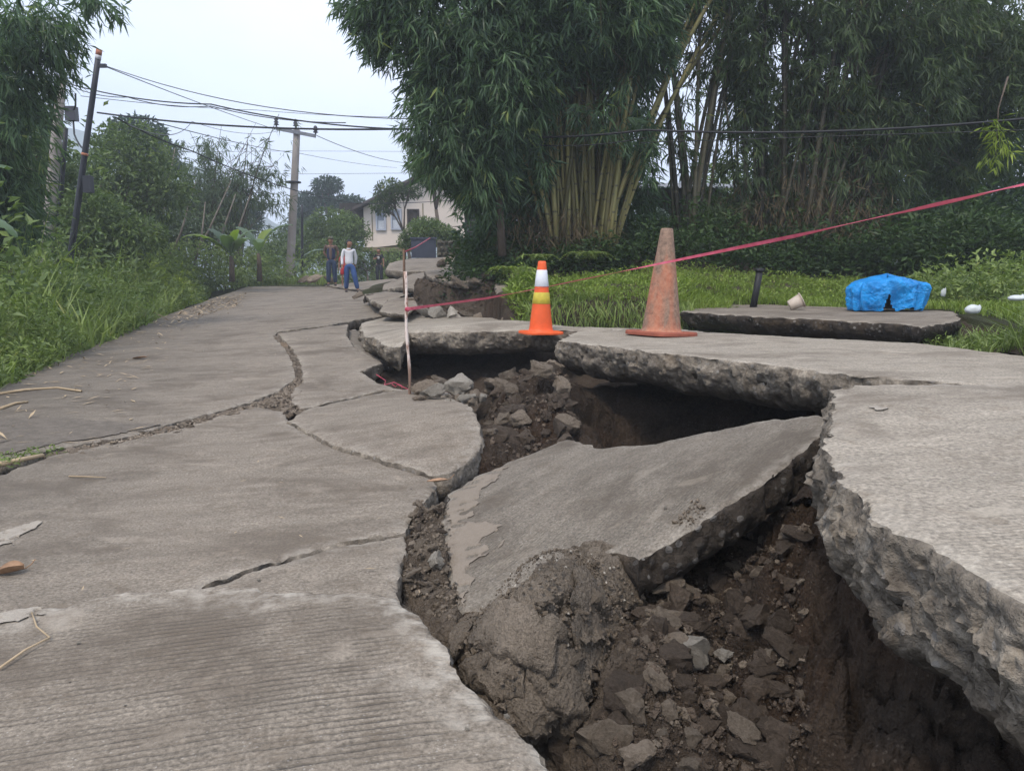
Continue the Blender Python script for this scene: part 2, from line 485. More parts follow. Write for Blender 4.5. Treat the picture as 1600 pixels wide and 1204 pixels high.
# ================================================================== THE BROKEN ROAD
# heights of the old carriageway: it climbs away from the camera and sags towards the pit
L = tz([(-250, 1290, 0), (0, 1204, 0), (430, 1200, 0), (860, 1180, -.03), (0, 960, 0), (300, 940, .0), (620, 930, 0), (650, 760, -.01),
        (300, 720, 0), (0, 720, .02), (0, 600, .07), (600, 700, .02), (450, 640, .02), (600, 640, .05),
        (200, 520, .12), (430, 540, .16), (560, 570, .10), (545, 512, .27), (620, 500, .30), (330, 480, .27), (450, 470, .36), (390, 448, .60),
        (510, 448, .58), (548, 458, .46), (600, 458, .55), (620, 480, .38), (590, 600, .06), (640, 612, .05)], reg=0.003)
LE = lambda x, y: L(x, y) + 0.004 + 0.105 * np.exp(-((np.asarray(x) + .15) ** 2 + (np.asarray(y) - 4.7) ** 2) / 0.55)
LA = lambda x, y: L(x, y) + 0.062
LB2 = lambda x, y: L(x, y) - 0.006
Ff = tz([(700, 800, 0.0), (740, 745, .02), (890, 685, .13), (985, 695, .18), (1150, 660, .34), (1285, 645, .46), (1250, 700, .41), (1100, 810, .24), (1000, 868, .13), (720, 950, -.05), (850, 880, .04)], reg=.02)
Gf = tz([(1300, 605, .56), (1600, 598, .57), (1290, 690, .53), (1400, 830, .53), (1600, 940, .53), (1450, 640, .56)], reg=.02)
Hf = tz([(875, 530, .50), (1090, 512, .49), (1290, 583, .50), (1600, 602, .50), (1600, 557, .50), (1440, 537, .50)], reg=.02)
If = tz([(560, 506, .29), (580, 525, .29), (622, 541, .29), (650, 516, .42), (760, 513, .45), (870, 512, .47), (1000, 511, .47), (620, 492, .36), (780, 500, .44)], reg=.004)
Kf = tz([(1065, 479, .60), (1070, 487, .60), (1200, 495, .61), (1330, 500, .60), (1420, 507, .60), (1450, 487, .62)], reg=.02)
Jf = tz([(716, 962, -.01), (800, 905, .04), (900, 852, .14), (1014, 888, .05), (1002, 960, -.05), (965, 1050, -.14), (935, 1130, -.2), (930, 930, .09), (905, 1010, .02), (860, 1075, -.04), (790, 1102, -.08), (712, 1010, -.03)], reg=.001)

SLABS = []     # (polygon, height function, thickness, name)

def slab(name, fn, outline, thick, mats, label, jag=0.018, amp=0.02, near=None, undercut=0.03, step=None, rimw=0.05,
         kind=None, dirtfn=None, rows=9, faces_seen=True, grp=None, micro=0.003, smoothjag=None, cat=None, craze=None, fine=None, chipk=1.0, rimk=1.0):
    pts = [hit(fn, px, py) for px, py in outline]
    n = len(pts); B = []
    for i in range(n):
        a, b = pts[i], pts[(i + 1) % n]; ln = (b - a).xy.length
        d = max(0.8, min(a.y, b.y)); s = step or max(0.010, 0.0045 * d)
        if near: s = max(s, near)
        k = max(1, int(ln / s))
        for j in range(k): B.append(((a.x + (b.x - a.x) * j / k), (a.y + (b.y - a.y) * j / k)))
    B = np.array(B); dist = np.maximum(B[:, 1], 1.0)
    j = np.minimum(jag, 0.0045 * dist + jag * .6)
    fr = 7.0
    B = B + np.column_stack([fbm(B, fr, 4, .6, 3.3), fbm(B, fr, 4, .6, 71.7)]) * j[:, None] * 1.3
    area = 0.5 * np.sum(B[:, 0] * np.roll(B[:, 1], -1) - np.roll(B[:, 0], -1) * B[:, 1])
    if area < 0: B = B[::-1].copy()
    nb = len(B); poly = [tuple(p) for p in B]
    SLABS.append((poly, fn, thick, name))
    # interior points, denser near the camera
    x0, y0 = B.min(0); x1, y1 = B.max(0); I = []
    y = y0
    while y < y1:
        s = fine or max(0.028, 0.016 * max(y, 1)); xs = np.arange(x0, x1, s) + RNG.uniform(-.2, .2) * s
        I.append(np.column_stack([xs + RNG.uniform(-.2, .2, len(xs)) * s, np.full(len(xs), y) + RNG.uniform(-.2, .2, len(xs)) * s])); y += s * .9
    I = np.vstack(I); I = I[inpoly(I[:, 0], I[:, 1], poly)]
    # extra ring close to the edge
    T = np.roll(B, -1, 0) - np.roll(B, 1, 0); T /= np.maximum(np.linalg.norm(T, axis=1), 1e-9)[:, None]
    NRM = np.column_stack([T[:, 1], -T[:, 0]])
    k = 7; NS = sum(np.roll(NRM, i, 0) for i in range(-k, k + 1)); NS /= np.maximum(np.linalg.norm(NS, axis=1), 1e-9)[:, None]
    ring = B[::2] - NS[::2] * 0.014
    ring = ring[inpoly(ring[:, 0], ring[:, 1], poly)]
    A = np.vstack([B, I, ring])
    res = delaunay_2d_cdt([Vector(p) for p in A], [(i, (i + 1) % nb) for i in range(nb)], [], 1, 1e-5)
    V2 = np.array([(v.x, v.y) for v in res[0]]); tris = [f for f in res[2]]; orig = res[3]
    bmap = {}
    for vi, ol in enumerate(orig):
        for q in ol:
            if q < nb: bmap[q] = vi
    z = fn(V2[:, 0], V2[:, 1]); nt = len(V2)
    dmin = np.full(nt, 9.0)
    Bs = B[::2]
    for i in range(0, nt, 4000):
        dmin[i:i + 4000] = np.sqrt((((V2[i:i + 4000, None] - Bs[None]) ** 2).sum(2)).min(1))
    dmin[list(bmap.values())] = 0.0
    P3 = np.column_stack([V2, z])
    chip = np.clip(fbm(P3, 9, 3, .6, 5.0) + .15, 0, 1)
    zt = z + fbm(P3, 5, 4, .55, 11) * micro + fbm(P3, 26, 4, .6, 13) * micro * .4 * (micro > .01) - np.exp(-dmin / .012) * (.004 + .022 * chip * (amp > .012)) * chipk
    if craze:
        for cf, ca in craze:
            cv, cg = cells(V2[:, 0] + .03 * fbm(V2, 6, 2), V2[:, 1] + .03 * fbm(V2 + 9, 6, 2), cf, 3); zt = zt + ca * (cv - 1.3 * cg)
    rim = np.clip(1 - dmin / (rimw * (.4 + 1.6 * np.clip(fbm(P3, 4, 3, .6, 23) + .5, 0, 1))), 0, 1) * rimk
    dirt = dirtfn(V2[:, 0], V2[:, 1]) if dirtfn else np.zeros(nt)
    lows = [np.zeros(nt)]; per = np.concatenate([[0], np.cumsum(np.hypot(*(B[1:] - B[:-1]).T))])
    verts = [np.column_stack([V2, zt])]; rims = [rim]; dirts = [dirt]
    faces = [list(f) for f in tris]; mi = [0] * len(faces); off = nt
    Zb = fn(B[:, 0], B[:, 1]); prev = [bmap.get(q, 0) for q in range(nb)]
    dd = np.clip(dist / 2.5, .7, 3)[:, None][:, 0] if len(dist) == nb else 1.0
    for r in range(1, rows + 1):
        t = (r / rows) ** 1.15
        q3 = np.column_stack([B, Zb - t * thick])
        th = thick * (1 + .18 * fbm(np.column_stack([B, np.zeros(nb)]), 2.2, 2, .5, 40))
        o = amp * (1.35 * fbm(q3, 6.5, 5, .66, 7) + 0.6 * billow(q3, 16, 3, .6, 3)) * (min(1.0, .35 + 3 * t)) - undercut * t ** 1.5 - .35 * thick * t ** 7 + amp * .55 * math.sin(math.pi * min(1, t * 1.2))
        fc, fg = cells(per + .02 * pnoise(q3 * 9), t * thick + .03 * pnoise(q3 * 6 + 4), 9.0, 11); f2, g2_ = cells(per, t * thick + .02 * pnoise(q3 * 9 + 4), 24.0, 12)
        o = o + amp * (.30 * fc - .22 * fg + .16 * f2 - .12 * g2_ + .35 * fbm(q3, 42, 3, .6, 19)) * min(1, .2 + 4 * t)
        lows.append(np.full(nb, t))
        q = np.column_stack([B + NS * o[:, None], Zb - t * th + amp * .35 * fbm(q3, 14, 3, .6, 90)])
        verts.append(q); rims.append(np.zeros(nb)); dirts.append(np.zeros(nb))
        cur = list(range(off, off + nb)); off += nb
        for i_ in range(nb):
            a_, b_ = prev[i_], prev[(i_ + 1) % nb]; c_, d_ = cur[(i_ + 1) % nb], cur[i_]
            if a_ != b_: faces.append([a_, d_, c_, b_]); mi.append(1)
        prev = cur
    # underside
    low = np.column_stack([V2, z - thick * (.97 + .1 * fbm(P3, 3, 3, .5, 8)) + .55 * thick * np.exp(-(dmin / (.25 * thick + undercut + .04)) ** 2)]); verts.append(low)
    rims.append(np.zeros(nt)); dirts.append(np.zeros(nt))
    lows.append(np.ones(nt))
    inv = {v: prev[q] for q, v in bmap.items()}
    for f in tris:
        faces.append([inv.get(v, off + v) for v in f][::-1]); mi.append(1)
    V = np.vstack(verts)
    # faces that collapsed are dropped
    ff, mm = [], []
    for f, m_ in zip(faces, mi):
        if len(set(f)) == len(f): ff.append(f); mm.append(m_)
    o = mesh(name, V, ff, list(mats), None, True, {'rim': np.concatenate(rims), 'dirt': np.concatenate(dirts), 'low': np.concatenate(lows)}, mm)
    try:
        o.data.set_sharp_from_angle(angle=R(50))
    except Exception: pass
    tag(o, label, cat, grp, kind)
    return o

def left_dirt(x, y):
    t = x * .957 + y * .29 + 2.22          # metres from the carriageway's left edge
    d = np.clip(1.0 - (t - .1) / 1.7, 0, 1) * .85
    p = np.column_stack([x, y, x * 0])
    return np.clip(d + .25 * fbm(p, .8, 3, .5, 2) - .02, 0, 1)

RF = (M['road_smooth'], M['face'])
slab('road', L, [(-250, 752), (0, 722), (100, 697), (200, 681), (262, 662), (340, 641), (392, 626), (436, 609), (462, 590), (457, 566), (446, 545), (427, 525), (436, 517),
                 (510, 508), (556, 499), (620, 490), (602, 480), (575, 463), (560, 452), (510, 447.6), (388, 447.6), (330, 466), (280, 485), (200, 513), (60, 576), (-60, 632), (-250, 715)],
     .2, RF, 'far stretch of the grey concrete road climbing to the men', dirtfn=left_dirt, kind='structure', jag=.014, rows=5, near=.022)
slab('road_slab', LB2, [(-300, 990), (-250, 765), (0, 740), (75, 712), (160, 694), (270, 672), (345, 648), (398, 634), (440, 641), (455, 664), (520, 694), (600, 718), (672, 742), (684, 758),
                    (655, 792), (633, 828), (530, 846), (420, 876), (330, 908), (315, 915), (315, 945), (180, 955), (0, 985)],
     .2, RF, 'wide middle road slab between the long crack and the lower lip', dirtfn=left_dirt, kind='structure', jag=.014, rows=6)
slab('road_slab', LB2, [(322, 918), (420, 882.6), (530, 853), (632, 835.5), (636, 846), (628, 880), (620, 924), (622, 950), (500, 960), (300, 960)],
     .2, RF, 'narrow wedge of road slab above the lower lip', kind='structure', jag=.014, rows=6, step=.012)
slab('road_slab', LA, [(-300, 985), (0, 957), (100, 944), (180, 925), (300, 914), (400, 918), (440, 925), (520, 922), (620, 932), (655, 955), (690, 1003), (722, 1060), (775, 1113), (830, 1155), (858, 1190), (862, 1330), (-300, 1330)],
     .2, (M['road'], M['face']), 'nearest road slab with broom grooves and a chipped pale edge', dirtfn=lambda x, y: left_dirt(x, y) * .35, kind='structure', jag=.020, rimw=.12, rows=8, rimk=2.2)
slab('road_slab', LE, [(452, 657), (472, 640), (530, 626.5), (600, 612), (650, 606), (700, 612), (735, 635), (749, 660), (751, 695), (736, 715), (700, 738), (682, 740.5), (600, 716.3), (520, 692.3)],
     .2, RF, 'rounded road slab with a thick broken lip over the hole', kind='structure', jag=.014, amp=.018, rimw=.07, undercut=.0)
slab('road_slab', L, [(434, 521), (500, 511), (544, 506), (541, 522), (552, 541), (574, 553), (598, 566), (562, 579), (592, 598), (636, 611), (600, 608), (528, 624), (470, 638), (458, 628), (455, 612), (474, 594), (470, 566), (458, 545)],
     .2, RF, 'cracked road slab left of the painted stake', kind='structure', jag=.014)

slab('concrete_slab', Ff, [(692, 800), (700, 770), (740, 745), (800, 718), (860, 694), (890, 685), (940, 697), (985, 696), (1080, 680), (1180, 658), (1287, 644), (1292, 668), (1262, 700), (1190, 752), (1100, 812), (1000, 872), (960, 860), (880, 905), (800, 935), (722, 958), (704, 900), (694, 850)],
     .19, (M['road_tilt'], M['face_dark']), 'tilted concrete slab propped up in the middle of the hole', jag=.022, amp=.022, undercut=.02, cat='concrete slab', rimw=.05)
slab('concrete_slab', Gf, [(1303, 606), (1345, 600), (1500, 600), (1700, 597), (1900, 640), (2100, 1000), (1760, 1010), (1600, 938), (1500, 884), (1450, 848), (1395, 828), (1330, 765), (1298, 722), (1290, 688), (1302, 640)],
     .31, (M['road_pale'], M['face']), 'raised pale concrete slab with a thick crumbling edge above the pit', jag=.026, amp=.034, undercut=.05, rows=30, cat='concrete slab', step=.009, rimw=.06)
slab('concrete_slab', Hf, [(872, 531), (880, 529), (905, 516), (1060, 513.5), (1110, 519), (1440, 536), (1610, 557), (1900, 600), (1900, 640), (1600, 603), (1400, 590), (1280, 578), (1150, 563), (1000, 546), (920, 537)],
     .27, (M['road_pale'], M['face']), 'long raised slab carrying the faded traffic cone', jag=.03, amp=.035, undercut=.08, rows=16, cat='concrete slab', step=.018)
slab('concrete_slab', If, [(566, 504), (563, 512), (572, 526), (596, 536), (624, 542), (634, 530), (636, 519), (700, 518), (800, 516), (868, 516), (940, 516), (1000, 512), (930, 510.5), (880, 509), (800, 500), (770, 496), (680, 492), (620, 491)],
     .25, (M['road_pale'], M['face']), 'raised slab with a hollow underneath beside the orange cone', jag=.03, amp=.035, undercut=.05, rows=14, cat='concrete slab', step=.025)
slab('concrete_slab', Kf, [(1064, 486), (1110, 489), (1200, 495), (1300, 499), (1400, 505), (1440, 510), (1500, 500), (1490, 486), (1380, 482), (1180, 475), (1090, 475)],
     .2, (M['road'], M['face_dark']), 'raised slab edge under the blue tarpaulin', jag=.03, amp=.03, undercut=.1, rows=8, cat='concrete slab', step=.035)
# fallen slab leaning in the hollow behind the stake
Mf = tz([(540, 522, .16), (575, 545, .10), (620, 562, .02), (655, 558, .02), (600, 548, .06), (560, 524, .14)], reg=.02)
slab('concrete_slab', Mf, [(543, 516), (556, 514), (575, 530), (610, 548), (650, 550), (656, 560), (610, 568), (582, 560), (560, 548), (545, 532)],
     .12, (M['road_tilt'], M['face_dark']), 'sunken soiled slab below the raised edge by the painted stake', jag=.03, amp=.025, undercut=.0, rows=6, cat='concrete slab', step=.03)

M['crumb'] = soil_mat('dry_crumbly_lump', (.125, .100, .075), (.195, .160, .122), (.26, .215, .165), (.18, .14, .10))
def add_dry(o):
    return o
slab('broken_lump', lambda x, y: Jf(x, y) - .045, [(716, 964), (765, 936), (830, 915), (868, 880), (900, 851), (950, 858), (985, 872), (1016, 888), (1012, 925), (1000, 965), (985, 1010), (966, 1050), (955, 1100), (925, 1135), (890, 1120), (830, 1108), (775, 1100), (742, 1062), (716, 1020), (705, 990)],
     .17, (M['crumb'], M['crumb']), 'big crumbling lump of earth and concrete in front of the tilted slab', jag=.022, amp=.035, undercut=.07, rows=14, cat='rubble lump', micro=.022, step=.009, craze=[(6.5, .030), (17, .012)], fine=.010)
for i_, (dz, th_, pl, lb_) in enumerate([
    (.018, .05, [(800, 930), (868, 886), (898, 868), (908, 905), (850, 946), (815, 950)], 'flat grey crust fragment at the top of the crumbling lump'),
    (.030, .06, [(905, 884), (946, 900), (950, 935), (918, 958), (893, 930)], 'upright wedge of crust right of the dry grass tuft'),
    (.020, .05, [(752, 952), (842, 955), (884, 972), (852, 1022), (782, 1012), (732, 990)], 'widest flat crust fragment in the middle of the lump'),
    (.028, .05, [(890, 962), (932, 950), (944, 978), (905, 992)], 'small crust fragment below the upright wedge'),
    (.022, .05, [(722, 1022), (802, 1026), (812, 1062), (772, 1072), (740, 1052)], 'crust fragment at the lower left corner of the lump'),
    (.026, .05, [(820, 1030), (884, 1000), (893, 1052), (842, 1072)], 'crust fragment low on the front of the lump'),
    (.012, .06, [(712, 968), (748, 952), (728, 990), (710, 1014), (704, 992)], 'crust fragment at the left tip of the lump beside the crack'),
    (.020, .07, [(888, 1002), (938, 984), (946, 1010), (926, 1042), (898, 1052)], 'crust fragment on the ridge of the lump'),
    (.014, .06, [(935, 866), (985, 872), (1010, 890), (1004, 930), (962, 925), (948, 896)], 'crust fragment against the near corner of the tilted slab'),
    (.020, .05, [(848, 1082), (905, 1062), (915, 1102), (878, 1112)], 'crust fragment overhanging the dark gap')]):
    slab('crust_fragment', (lambda d, tx, ty, c0: (lambda x, y: Jf(x, y) + d - .012 + tx * (np.asarray(x) - c0[0]) + ty * (np.asarray(y) - c0[1])))(dz, *RNG.uniform(-.16, .16, 2), tuple(hit(Jf, *pl[0]).xy)), pl, th_ + .02, (M['crumb'], M['crumb']), lb_, jag=.020, amp=.016, undercut=.01, rows=6, cat='crust fragment', micro=.011, step=.008, fine=.012, craze=[(14, .006)])
M['tan'] = soil_mat('tan_crack_filling', (.12, .095, .07), (.20, .16, .12), (.30, .25, .19), (.24, .17, .11))
slab('crack_filling', lambda x, y: L(x, y) - .030, [(60, 708), (160, 686), (262, 660), (345, 636), (398, 620), (440, 604), (452, 590), (450, 566), (438, 545), (424, 527), (428, 516), (440, 520), (452, 545), (466, 566), (480, 594), (466, 612), (462, 628), (470, 640), (448, 650), (398, 640), (270, 680), (160, 700), (75, 718)],
     .05, (M['tan'], M['tan']), 'tan crumbs filling the long crack across the road', kind='structure', jag=.01, amp=.01, rows=3, micro=.03, near=.03, fine=.028, craze=[(9, .022)])

# far broken slabs up the hill
def far_slab(outline, z, thick, label, tilt=(0, 0), mats=None, **k):
    p = [(P(px, py, 10), px, py) for px, py in outline]
    a, b = ray(*outline[0]); y0 = (z - CAMZ) / b if abs(b) > 1e-4 and (z - CAMZ) / b > 0 else 14
    c = (a * y0, y0)
    fn = lambda x, y: z + tilt[0] * (np.asarray(x) - c[0]) + tilt[1] * (np.asarray(y) - c[1])
    return slab('concrete_slab', fn, outline, thick, mats or RF, label, jag=.02, amp=.016, rows=5, step=.07, cat='concrete slab', micro=.01, **k)
def up_slab(pts, thick, label, mats=None, **k):
    """slab seen almost edge on: corners given as (px, py, metres ahead)"""
    W = [P(*p) for p in pts]
    fn = TPS([tuple(w) for w in W], reg=.5)
    o = outline3(fn, W, thick, label, mats or RF, **k)
    return o
def outline3(fn, W, thick, label, mats, **k):
    global hit
    old = hit; it = iter(W)
    hit = lambda f, a, b: next(it)
    try: return slab('concrete_slab', fn, [(0, 0)] * len(W), thick, mats, label, jag=.022, amp=.018, rows=5, step=.06, cat='concrete slab', micro=.01, **k)
    finally: hit = old
up_slab([(706, 441, 12.2), (668, 430, 13.0), (664, 424, 14.5), (700, 417, 17), (760, 416, 17.5), (772, 424, 14.5), (768, 434, 12.8), (745, 438, 12.2)], .13, 'road slab on top of the cut block of earth')
up_slab([(603, 421, 19), (632, 424, 18.4), (680, 423, 18.2), (700, 418, 18.6), (716, 402, 25), (690, 401, 26), (640, 404, 24), (608, 411, 21)], .22, 'long slab overhanging a dark gap below the dark gate')
up_slab([(598, 452, 16.5), (655, 456, 14.6), (662, 436, 15.2), (668, 425, 17.5), (640, 428, 18.5), (600, 444, 18.6)], .14, 'sloping slab right of the man in black')
up_slab([(592, 486, 11.2), (636, 491, 10.6), (652, 476, 11.6), (648, 464, 13), (608, 466, 13.2)], .08, 'grey slab lying flat behind the painted stake')
up_slab([(580, 470, 13.6), (604, 480, 12.4), (616, 466, 13.2), (640, 458, 14.4), (604, 455, 16), (570, 459, 16)], .13, 'cracked slab piece in front of the man in black')
up_slab([(508, 446.5, 28), (560, 452, 24), (606, 450, 22), (636, 440, 24), (628, 434, 30), (596, 440.5, 34), (540, 445, 33)], .1, 'litter-strewn flat slab under the feet of the man in black')
up_slab([(734, 411, 19), (762, 412, 18.5), (756, 402, 19.5), (738, 400, 20), (726, 404, 20)], .2, 'small tipped pale slab at the top of the slope')
up_slab([(776, 466, 10.6), (800, 474, 10.2), (806, 462, 10.8), (790, 444, 12.2), (774, 440, 12.6)], .09, 'striped slab edge beside the earth block')

# ------------------------------------------------------------------ earth
def W_(px, py, y):
    v = P(px, py, y); return tuple(v)
PIT = TPS([
    # under the left slabs
    (-1.2, 1, -.25), (-1.2, 2, -.22), (-1.2, 3.5, -.2), (-1.2, 5, -.2), (-.5, 1, -.3), (-.5, 2, -.2), (-.6, 3, -.16),
    # rubble channel between near slab and tilted slab
    W_(660, 800, 3.15), W_(665, 880, 2.62), W_(690, 950, 2.36), W_(725, 1010, 2.1), (-.24, 3.25, -.08), (-.12, 3.75, -.28), (0.0, 3.95, -.22),
    # first hole
    W_(770, 725, 4.05), W_(800, 690, 4.5), W_(770, 660, 5.0), W_(820, 640, 5.2), W_(850, 590, 5.5), W_(880, 640, 5.0), W_(880, 610, 5.4), W_(760, 620, 5.9),
    (-.9, 5.6, -.35), (-.3, 5.8, -.2), (-1.1, 6.6, -.25), (-.6, 7.2, -.4), (0, 7.0, -.4), (-.4, 6.3, -.35), (.15, 6.3, -.1), (0, 8.3, .1), (-1.2, 8.3, .05),
    # second hole, dark, behind the tilted slab
    W_(930, 680, 4.6), (.9, 4.3, -.55), (1.3, 4.2, -.45), (.7, 5.0, -.6), (1.3, 5.0, -.5), (1.9, 4.4, .12), (1.9, 3.6, .2), (.9, 5.9, .05), (1.6, 5.6, .2), (.4, 3.6, -.35), (1.0, 3.3, -.3),
    # near pit
    W_(1030, 945, 2.3), W_(1080, 1030, 2.02), W_(1180, 960, 2.25), W_(1180, 860, 2.8), W_(1230, 800, 3.0), W_(950, 1190, 1.68), W_(1100, 1120, 1.86), W_(1230, 1190, 1.72), W_(1220, 1060, 2.0),
    (.02, 1.72, -.55), (.12, 1.66, -.45), W_(980, 1060, 1.88), W_(1000, 1000, 2.05), (.1, 1.3, -.35), (.4, 1.3, -.4),
    # wall below the raised slab
    W_(1262, 980, 2.06), W_(1300, 1000, 1.92), W_(1300, 1180, 1.68), W_(1400, 1060, 1.64), W_(1400, 1190, 1.54), W_(1500, 1150, 1.42), W_(1290, 880, 2.2), W_(1290, 800, 2.4),
    (1.9, 6.3, .05), (2.7, 6.1, .1), (2.7, 7.6, .1), (1.5, 7.6, .12), (2.7, 5, .15), (2.7, 4, .2),
    (1.55, 2.4, .2), (1.6, 1.5, .22), (1.45, 1.0, .2), (2.4, 2, .2), (2.4, 1, .2), (2.4, 3, .2), (.75, .8, -.3), (.95, .95, -.2),
], reg=.004)
LAND = TPS([
    (-4.2, 6.2, -.1), (-5.0, 8.8, -.05), (-6.1, 12.5, 0.05), (-8, 19, .28), (-10.2, 26.5, .5), (-2.8, 1.5, -.2), (-3.5, 4, -.2),
    (-5.2, 6, -.35), (-8, 6, -1.6), (-7, 12.5, -.4), (-10, 13, -1.6), (-12, 22, -1.0), (-16, 30, -2), (-20, 16, -4), (-30, 40, -5), (-4, 1, -.5), (-9, 1, -2.2),
    (-6, 27, .5), (-9, 32, .3), (-6, 34, .5), (-3, 24, .35), (-2.2, 16, .2), (-4, 12, -.05), (-2, 10, -.1), (-2, 6, -.2), (0, 3, -.2),
    (-4.5, 38, .9), (-3.5, 50, 2.4), (-10, 45, 0), (-16, 60, -3), (-1.4, 13.6, .3), (-1.9, 13.0, .25), (-1.2, 11.6, .2), (-.1, 11.2, .3), (-2.2, 18, .75), (-1.5, 22, 1.3), (-2, 30, 1.9), (3, 30, 2.2), (0, 45, 2.6),
    (-.9, 14.2, .75), (-.4, 16, 1.05), (.3, 12.4, 1.05), (0.1, 10.6, .85), (.35, 9.3, .72), (.15, 8.6, .15), (1.8, 8.6, .2), (.7, 9.2, .76), (1.7, 9.2, .74), (2.6, 9.6, .62), (2.4, 8, .3),
    (0, 13.4, 1.4), (2, 13.4, 1.35), (4, 13, 1.1), (7, 13, 1.0), (10, 13, 1), (3.4, 11, .78), (5.5, 10, .62), (8, 10, .8), (4.6, 8, .62), (3.9, 8, .55), (3.0, 7.4, .35),
    (5.2, 7, .5), (3.9, 5.6, .42), (3.5, 4.6, .38), (4.4, 4, .45), (6, 5, .5), (10, 6, .8), (3, 6.2, .2), (2.0, 6.8, .15),
    (8, 20, 1.5), (0, 22, 1.7), (20, 20, 2), (20, 5, 1.5), (12, 40, 3), (25, 50, 4),
], reg=.02)
def smooth(e0, e1, x):
    t = np.clip((x - e0) / (e1 - e0), 0, 1); return t * t * (3 - 2 * t)
def ground(x, y):
    x = np.asarray(x, float); y = np.asarray(y, float); sh = np.broadcast(x, y).shape
    x = np.broadcast_to(x, sh).ravel(); y = np.broadcast_to(y, sh).ravel()
    w = smooth(-1.9, -1.2, x) * (1 - smooth(2.4, 3.0, x)) * (1 - smooth(7.4, 8.4, y))
    z = LAND(x, y)
    # the block of earth that stayed up: a steep cut facing the camera
    blk = smooth(-1.78, -1.62, x + .0) * (1 - smooth(-.32, -.2, x)) * smooth(12.15, 12.32, y) * (1 - smooth(15, 16, y))
    z = z * (1 - blk) + blk * (.86 + (y - 12.2) * .09 + .04 * x)
    # the steep turf bank behind the orange cone
    far = smooth(8.78, 8.92, y + .12 * np.sin(x * 3.1)) * smooth(.15, .35, x) * (1 - smooth(1.9, 2.2, x))
    near_ = (1 - smooth(8.78, 8.92, y + .12 * np.sin(x * 3.1))) * smooth(.0, .3, x) * (1 - smooth(2.0, 2.3, x)) * smooth(7.6, 8.2, y)
    z = z * (1 - near_) + .18 * near_
    z = z * (1 - far * .7) + (.74 + .03 * (y - 9)) * far * .7 if True else z
    # void below the slab with the tarpaulin
    v = smooth(1.35, 1.6, x) * (1 - smooth(3.7, 3.9, x)) * smooth(6.2, 6.6, y) * (1 - smooth(7.7, 8.1, y))
    z = z * (1 - v) + .12 * v
    if w.max() > 0:
        k = w > 0; z[k] = z[k] * (1 - w[k]) + PIT(x[k], y[k]) * w[k]
    return z.reshape(sh)
def clamp_slabs(x, y, z, gap=.03):
    for poly, fn, th, nm in SLABS:
        pa = np.array(poly); k = (x > pa[:, 0].min()) & (x < pa[:, 0].max()) & (y > pa[:, 1].min()) & (y < pa[:, 1].max())
        idx = np.nonzero(k)[0]
        if len(idx) == 0: continue
        ins = inpoly(x[idx], y[idx], poly); idx = idx[ins]
        if len(idx): z[idx] = np.minimum(z[idx], fn(x[idx], y[idx]) - th * .75 - gap)
    return z
def groundc(x, y):
    x = np.atleast_1d(np.asarray(x, float)); y = np.atleast_1d(np.asarray(y, float))
    return clamp_slabs(x, y, ground(x, y))

def lumps(p, rough):
    wx = p[:, 0] + .04 * fbm(p, 5, 2, .5, 60); wy = p[:, 1] + .04 * fbm(p, 5, 2, .5, 80)
    if rough < .055: 
        c1, g1 = cells(wx, wy, 7.5, 5); c2, g2 = cells(wx, wy, 19, 6); c = .75 * c1 - .7 * g1 + .33 * c2 - .33 * g2
    else:
        c1, g1 = cells(wx, wy, 3.4, 5); c = .5 * c1 - .4 * g1
    wall = 1 + 1.3 * smooth(.62, .8, p[:, 0]) * (1 - smooth(2.2, 2.8, p[:, 1]))
    return rough * wall * (.8 * fbm(p, 3.0, 3, .5, 1) + .7 * billow(p, 6.5, 4, .6, 4) + .3 * billow(p, 26, 3, .6, 14) + c)
def surf(x, y, rough=.05):
    x = np.atleast_1d(np.asarray(x, float)); y = np.atleast_1d(np.asarray(y, float)); z = ground(x, y)
    return clamp_slabs(x, y, z + lumps(np.column_stack([x, y, z]), rough))
def patch(name, x0, x1, y0, y1, s, rough, mat, label, dryfn, kind='structure', rel=True):
    nx, ny = int((x1 - x0) / s) + 1, int((y1 - y0) / s) + 1
    X, Y = np.meshgrid(np.linspace(x0, x1, nx), np.linspace(y0, y1, ny)); x, y = X.ravel(), Y.ravel()
    z = ground(x, y)
    if label.startswith('soil under'): z = z - .12 * ((x > -1.84) & (x < .34) & (y > 10.95) & (y < 13.15))
    p = np.column_stack([x, y, z])
    z = clamp_slabs(x, y, z + lumps(p, rough))
    x = x + rough * .7 * fbm(p, 7, 4, .6, 31); y = y + rough * .7 * fbm(p, 7, 4, .6, 47)
    i = np.arange(ny - 1)[:, None] * nx + np.arange(nx - 1)[None]; i = i.ravel()
    F = np.column_stack([i, i + 1, i + nx + 1, i + nx])
    return tag(mesh(name, np.column_stack([x, y, z]), F, mat, None, True, {'dry': dryfn(x, y, z)}), label, kind=kind)
def dry1(x, y, z):
    ch = np.exp(-((x + .28) / .22) ** 2) * (1 - smooth(3.4, 3.9, y))            # crumbs in the crack are dry
    tl = np.exp(-((x - .1) / .32) ** 2 - ((y - 1.9) / .5) ** 2) * .8
    p = np.column_stack([x, y, z])
    return np.clip(ch + tl + .2 * fbm(p, 2.5, 3, .5, 9), 0, 1)
patch('soil', -1.3, 2.5, .75, 5.6, .0125, .05, M['soil'], 'dark brown soil in the open pit', dry1)
patch('soil', -1.9, .4, 10.9, 13.2, .016, .0549, M['soil'], 'rough crumbling face of the earth block', lambda x, y, z: np.clip(.55 + .8 * fbm(np.column_stack([x, y, z]), 2.2, 4, .6, 3), 0, 1))
